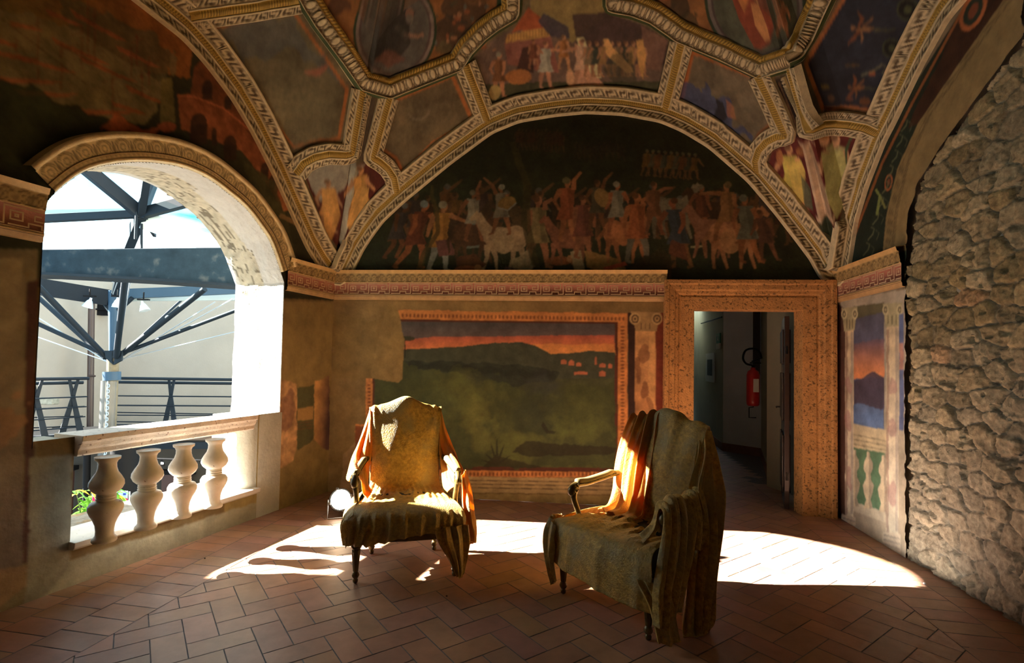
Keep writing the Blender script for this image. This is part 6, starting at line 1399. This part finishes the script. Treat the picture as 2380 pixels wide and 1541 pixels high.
def drape2():
    S = []
    def d0(u, v):
        sk = np.clip((v-.78)/.12, 0, 1); seat = np.clip(1-abs(v-.62)/.17, 0, 1); bk = np.clip(1-v/.45, 0, 1)
        return bk*(.010*np.sin(u*26+3*v)*np.exp(-((u-.75)/.4)**2)+.004*(fbm(u*4, v*6, 3, 3)-.5))+seat*(wrink(u*1.1+.4*v, v*1.2, .042, 6, 16)+.006*np.sin(70*np.sqrt((u-.3)**2+(v-.5)**2)))+sk*(folds(u, v, 3.2, .007, 24)+.006*np.sin(u*7))
    S.append(loft([
        [(-.27, .68, .88), (-.14, .68, .92), (0, .68, .96), (.14, .68, .92), (.27, .68, .88)],
        [(-.28, .655, 1.07), (-.14, .66, 1.10), (0, .66, 1.15), (.14, .66, 1.10), (.28, .655, 1.07)],
        [(-.282, .615, 1.078), (-.14, .60, 1.112), (0, .59, 1.158), (.13, .60, 1.108), (.282, .615, 1.078)],
        [(-.272, .575, .98), (-.13, .555, .99), (0, .545, 1.0), (.13, .555, .99), (.272, .575, .98)],
        [(-.255, .54, .84), (-.12, .50, .84), (0, .49, .84), (.12, .50, .84), (.255, .54, .84)],
        [(-.25, .51, .68), (-.12, .47, .68), (0, .46, .68), (.12, .47, .68), (.25, .51, .68)],
        [(-.26, .46, .54), (-.12, .42, .53), (0, .41, .53), (.12, .42, .53), (.26, .46, .54)],
        [(-.28, .41, .50), (-.14, .36, .505), (0, .35, .51), (.14, .36, .505), (.28, .41, .50)],
        [(-.31, .22, .49), (-.16, .2, .51), (0, .19, .515), (.16, .2, .51), (.31, .22, .49)],
        [(-.345, .04, .48), (-.18, .01, .495), (0, .0, .50), (.18, .01, .495), (.345, .04, .48)],
        [(-.385, -.06, .44), (-.2, -.085, .45), (0, -.095, .455), (.2, -.085, .45), (.385, -.06, .44)],
        [(-.395, -.075, .34), (-.2, -.105, .35), (0, -.115, .355), (.2, -.105, .35), (.395, -.075, .34)],
        [(-.385, -.07, .22), (-.25, -.10, .20), (0, -.12, .20), (.2, -.11, .185), (.385, -.07, .175)]], 170, 260, d0))
    # thick hanging folds over the left third of the back
    S.append(loft([[(-.33, .67, .94), (-.2, .67, .96), (-.05, .68, 1.0)],
                   [(-.31, .64, 1.075), (-.19, .64, 1.11), (-.03, .64, 1.15)],
                   [(-.30, .585, 1.065), (-.17, .575, 1.09), (-.05, .575, 1.12)],
                   [(-.335, .54, .90), (-.18, .50, .91), (-.04, .52, .93)],
                   [(-.345, .50, .74), (-.18, .45, .74), (-.03, .47, .76)],
                   [(-.335, .46, .60), (-.17, .41, .59), (-.02, .42, .60)],
                   [(-.33, .40, .51), (-.15, .33, .515), (.02, .34, .52)],
                   [(-.30, .28, .505), (-.12, .22, .52), (.05, .24, .525)]], 130, 150, lambda u, v: folds(u, v, 3.3, .032, 52, warp=.2, sharp=1.0)*np.clip(v*4, .25, 1)*np.clip((1-v)*4+.3, 0, 1)))
    # right-hand fall behind and outside the right arm, down to the floor
    S.append(loft([[(.20, .63, 1.08), (.275, .61, 1.066), (.285, .66, 1.055)],
                   [(.25, .54, .93), (.31, .57, .93), (.325, .66, .92)],
                   [(.27, .47, .80), (.35, .48, .82), (.365, .63, .80)],
                   [(.31, .38, .70), (.39, .40, .72), (.41, .59, .68)],
                   [(.38, .32, .55), (.42, .40, .55), (.42, .53, .54)],
                   [(.40, .25, .38), (.44, .35, .38), (.43, .47, .37)],
                   [(.41, .22, .18), (.445, .31, .17), (.435, .42, .18)],
                   [(.41, .19, .04), (.46, .29, .03), (.44, .38, .03)],
                   [(.43, .16, .014), (.48, .27, .012), (.46, .37, .014)]], 130, 190, lambda u, v: folds(u, v, 4.2, .028, 63, sharp=1.1)*np.clip(v*3, .1, 1)*np.clip((1-v)*6, .25, 1)))
    # cloth bunched over the front of the right arm, falling to the seat and outside
    S.append(loft([[(.24, .20, .53), (.25, .10, .53), (.27, .0, .50)],
                   [(.29, .24, .60), (.30, .14, .60), (.31, .05, .58)],
                   [(.325, .26, .70), (.33, .15, .72), (.335, .06, .68)],
                   [(.375, .26, .715), (.385, .14, .725), (.385, .04, .68)],
                   [(.41, .26, .62), (.42, .12, .60), (.41, .01, .58)],
                   [(.42, .24, .46), (.435, .08, .44), (.42, -.04, .42)],
                   [(.42, .18, .30), (.445, .02, .28), (.43, -.08, .28)],
                   [(.42, .12, .16), (.455, -.02, .12), (.44, -.09, .14)]], 100, 170, lambda u, v: folds(u, v, 3.4, .020, 71, sharp=1.1)))
    # gathered cloth over the rear of the right arm
    S.append(loft([[(.26, .46, .66), (.27, .36, .62), (.28, .28, .56)], [(.31, .46, .74), (.325, .36, .725), (.33, .27, .70)], [(.37, .46, .74), (.38, .36, .73), (.385, .27, .70)], [(.41, .45, .62), (.42, .35, .60), (.42, .26, .60)], [(.41, .42, .44), (.43, .32, .44), (.43, .22, .46)]], 70, 90, lambda u, v: folds(u, v, 3, .018, 77)))
    # tail at the front left leg
    S.append(loft([[(-.42, .06, .47), (-.40, -.05, .475), (-.31, -.10, .45)], [(-.43, .03, .38), (-.415, -.08, .38), (-.30, -.12, .36)], [(-.42, .0, .27), (-.40, -.085, .26), (-.31, -.115, .25)], [(-.40, -.01, .16), (-.37, -.08, .15), (-.32, -.09, .17)], [(-.385, -.02, .07), (-.36, -.065, .06), (-.325, -.06, .09)]], 80, 90, lambda u, v: folds(u, v, 3.2, .013, 81, sharp=1.1)))
    # left side of the seat, falling low
    S.append(loft([[(-.30, .44, .50), (-.33, .25, .50), (-.36, .05, .48)], [(-.36, .44, .45), (-.39, .25, .45), (-.41, .05, .44)], [(-.365, .44, .33), (-.395, .25, .33), (-.42, .05, .34)], [(-.36, .42, .24), (-.385, .25, .25), (-.40, .07, .25)]], 80, 50, lambda u, v: folds(u, v, 4, .010, 88)*np.clip(v*2, 0, 1)))
    # tail by the front right leg, touching the floor
    S.append(loft([[(.30, -.10, .34), (.38, -.08, .34), (.44, .0, .34)], [(.37, -.08, .24), (.42, -.06, .24), (.46, .02, .24)], [(.40, -.06, .13), (.44, -.03, .12), (.47, .04, .13)], [(.41, -.04, .04), (.45, -.01, .03), (.48, .06, .04)]], 60, 70, lambda u, v: folds(u, v, 2.2, .014, 91, sharp=1.1)*(1-.3*v)))
    cloth('velvet_throw', S, ch2, 'gold velvet throw heaped over the sideways chair and trailing to the floor on its right', thin=(1,))
drape2()
# ================================================================== SMALL THINGS
def par_lamp():
    p = onfloor(800, 1212); r = empty('floor_lamp', (p[0]-.085, p[1]+.16, 0), 0, 'lit black floodlight standing on the tiles between the wall and the left chair', 'lamp')
    c = Vector((0, 0, .15)); d = Vector((.12, -.80, .26)).normalized(); q = d.to_track_quat('Z', 'Y').to_matrix()
    MB().lathe([(.0, -.24), (.05, -.235), (.062, -.2), (.062, -.12), (.098, -.06), (.102, .0), (.100, .002), (.094, -.03), (.0, -.05)], c, 28, R=q).build('housing', M_BLACK, r, smooth=True)
    MB().lathe([(.0, -.02), (.088, -.018), (.09, -.012), (.0, -.004)], c, 28, R=q).build('lens', mat('lit_lens', color=(1, .9, .75), emit=(1, .83, .6), estr=14), r)
    x = q @ Vector((1, 0, 0)); y = q @ Vector((0, 1, 0)); z = q @ Vector((0, 0, 1))
    fr = MB(); cc = c+z*.012
    for k in range(4):
        a = math.radians(20+90*k); fr = MB(); fr.box(cc+(x*math.cos(a)+y*math.sin(a))*.102, (.022, .022, .02), q); fr.build('clip', M_ZINC, r)
    yk = MB(); a1 = c+x*.112; a2 = c-x*.112
    b1 = Vector((a1.x+.02, a1.y-.06, .006)); b2 = Vector((a2.x+.03, a2.y-.10, .006)); yk.tube([a1, a1+(b1-a1)*.5+Vector((.006, 0, 0)), b1, b2, a2+(b2-a2)*.5, a2], .0045, 8).build('yoke', M_ZINC, r)
    MB().box(Vector((.19, .10, .115)), (.17, .13, .15)).build('power_box', M_BLACK, r, bevel=.02)
    MB().tube([Vector((.12, .1, .1)), Vector((.07, .12, .13)), c-z*.2], .008).build('cable', M_BLACK, r)
    l = bpy.data.lights.new('floodlight_beam', 'SPOT'); lo_ = bpy.data.objects.new('floodlight_beam', l); COL.objects.link(lo_); lo_.parent = r
    lo_.location = c+z*.02; lo_.rotation_euler = (-z).to_track_quat('Z', 'Y').to_euler(); l.energy = 3; l.spot_size = math.radians(125); l.spot_blend = .6; l.color = (1, .72, .4); l.shadow_soft_size = .07
par_lamp()
# in the corridor
M_RED = mat('red_enamel', color=(.42, .012, .01), rough=.3, coat=.4)
def corridor_things():
    wn = np.array([-.91, .42]); c = q4+(q2-q4)*.12+wn*.19; zc_ = at(1782, 880, c[1])[2]
    r = empty('fire_extinguisher', (c[0], c[1], zc_-.36), 0, 'red fire extinguisher hanging on the corridor wall beside the dark door leaf', 'fire extinguisher')
    MB().lathe([(.0, 0), (.06, .004), (.075, .02), (.078, .06), (.078, .40), (.065, .45), (.03, .475), (.028, .5), (.0, .5)], n=24).build('cylinder', M_RED, r, smooth=True)
    MB().box((-.0, -.079, .27), (.07, .004, .17)).build('paper_label', mat('paper_white', color=(.7, .68, .6), rough=.7), r)
    MB().tube([(0, 0, .49), (0, 0, .54)], .02).box((.03, 0, .56), (.13, .025, .018)).box((.04, 0, .60), (.12, .022, .012), Matrix.Rotation(-.35, 3, 'Y')).build('valve', M_BLACK, r)
    MB().tube(catmull([(-.01, 0, .53), (-.10, -.02, .55), (-.145, -.03, .62), (-.11, -.03, .72), (0, -.02, .745), (.08, -.01, .70), (.11, 0, .62)], 30), .013, 8).build('hose', M_BLACK, r, smooth=True)
    MB().tube([(.02, .02, -.01), (-.04, .02, -.02), (-.04, .02, -.15), (.05, .02, -.15)], .006).build('wall_bracket', M_BLACK, r)
    # print in a white frame
    d = (q0-q1)/np.linalg.norm(q0-q1); nrm = np.array([-d[1], d[0]]);
    if nrm@q1 > 0: nrm = -nrm
    def onleft(px, py):
        a = math.atan2(d[1], d[0]); n2 = np.array([d[1], -d[0], 0.]); rr = ray(px, py); k = (n2@np.array([*q1, 0.]))/(n2@rr); return EYEP+rr*k+np.array([*nrm, 0])*.03
    a = onleft(1643, 822); b = onleft(1663, 822); cz = onleft(1652, 886)[2]
    def plate(name, x0, x1, y0, y1, off, m, par):
        p = [onleft(x0, y0), onleft(x1, y0), onleft(x1, y1), onleft(x0, y1)]; z0 = p[0][2]; z1 = p[3][2]; A0 = np.array(p[0]); A1 = np.array(p[1]); nn = np.array([*nrm, 0])*off
        v = [(*(A0+nn)[:2], z0), (*(A1+nn)[:2], z0), (*(A1+nn)[:2], z1), (*(A0+nn)[:2], z1)]
        o = MB().prism(v, (0, 0, 0), tuple(-np.array([*nrm, 0])*.02)).build(name, m); return under(par, o)
    r = empty('framed_print', onleft(1653, 853), 0, 'white framed dark print hanging on the left corridor wall', 'picture')
    plate('frame', 1644, 1663, 822, 886, .0, mat('frame_white', color=(.75, .75, .74), rough=.6), r); plate('print', 1648, 1659, 836, 872, .004, mat('print_grey', color=(.06, .065, .07), rough=.7), r)
    r = empty('exit_sign', onleft(1673, 795), 0, 'small green and white emergency exit sign above the framed print', 'sign')
    plate('sign_panel', 1669, 1677, 776, 812, 0, mat('sign_green', color=(.01, .22, .12), rough=.5), r); plate('white_strip', 1669, 1677, 799, 812, .004, mat('paper_white'), r)
    u_ = [onleft(x, y)+np.array([*nrm, 0])*.006 for x, y in ((1672.6, 781), (1673, 787), (1671.6, 793), (1674.6, 792), (1675.5, 785))]
    under(r, MB().ball(Vector(u_[0]), .008).tube([Vector(u_[0]), Vector(u_[1]), Vector(u_[2])], .004, 5).tube([Vector(u_[1]), Vector(u_[3])], .004, 5).build('running_figure', mat('paper_white')))
    tag(MB().tube([Vector(onleft(1633, 752)), Vector(onleft(1682, 737))], .012).build('picture_rail', M_BLACK), 'thin black picture rail along the top of the left corridor wall', 'picture rail')
    p = q2+(q4-q2)*.04+wn*.075; p = np.array([p[0], p[1], 0]); z1 = at(1762, 905, p[1])[2]
    tag(MB().box((p[0], p[1], (2.75+z1)/2), (.10, .10, 2.75-z1), Matrix.Rotation(-.43, 3, 'Z')).build('cable_duct', mat('duct_dark', color=(.03, .02, .018), rough=.5)), 'dark vertical duct on the corridor wall behind the fire extinguisher', 'duct')
    p = at(1790, 750, q4[1]+.3); r = empty('wall_notice', p, 0, 'small red and white notice high on the corridor wall beside the door leaf', 'sign')
    MB().box((0, 0, 0), (.05, .01, .16)).build('red_panel', M_RED, r); MB().box((0, 0, -.13), (.05, .01, .06)).build('white_panel', mat('paper_white'), r)
corridor_things()
for k, (x, y, s_, l) in enumerate(((1038, 1387, .006, 'tiny dark crumb on the tiles in front of the left chair'), (2149, 1358, .010, 'tiny white stone chip on the floor at the foot of the rubble wall'), (476, 1299, .006, 'tiny dark crumb on the tiles below the balustrade'))):
    p = onfloor(x, y); m = mat('chip_white', color=(.8, .8, .8)) if k == 1 else mat('chip_dark', color=(.05, .035, .02))
    o = MB().ball((0, 0, s_*.6), s_, 7, 5, (1, .8, .6)).build('stone_chip', m); o.location = (p[0], p[1], .001); tag(o, l, 'debris')
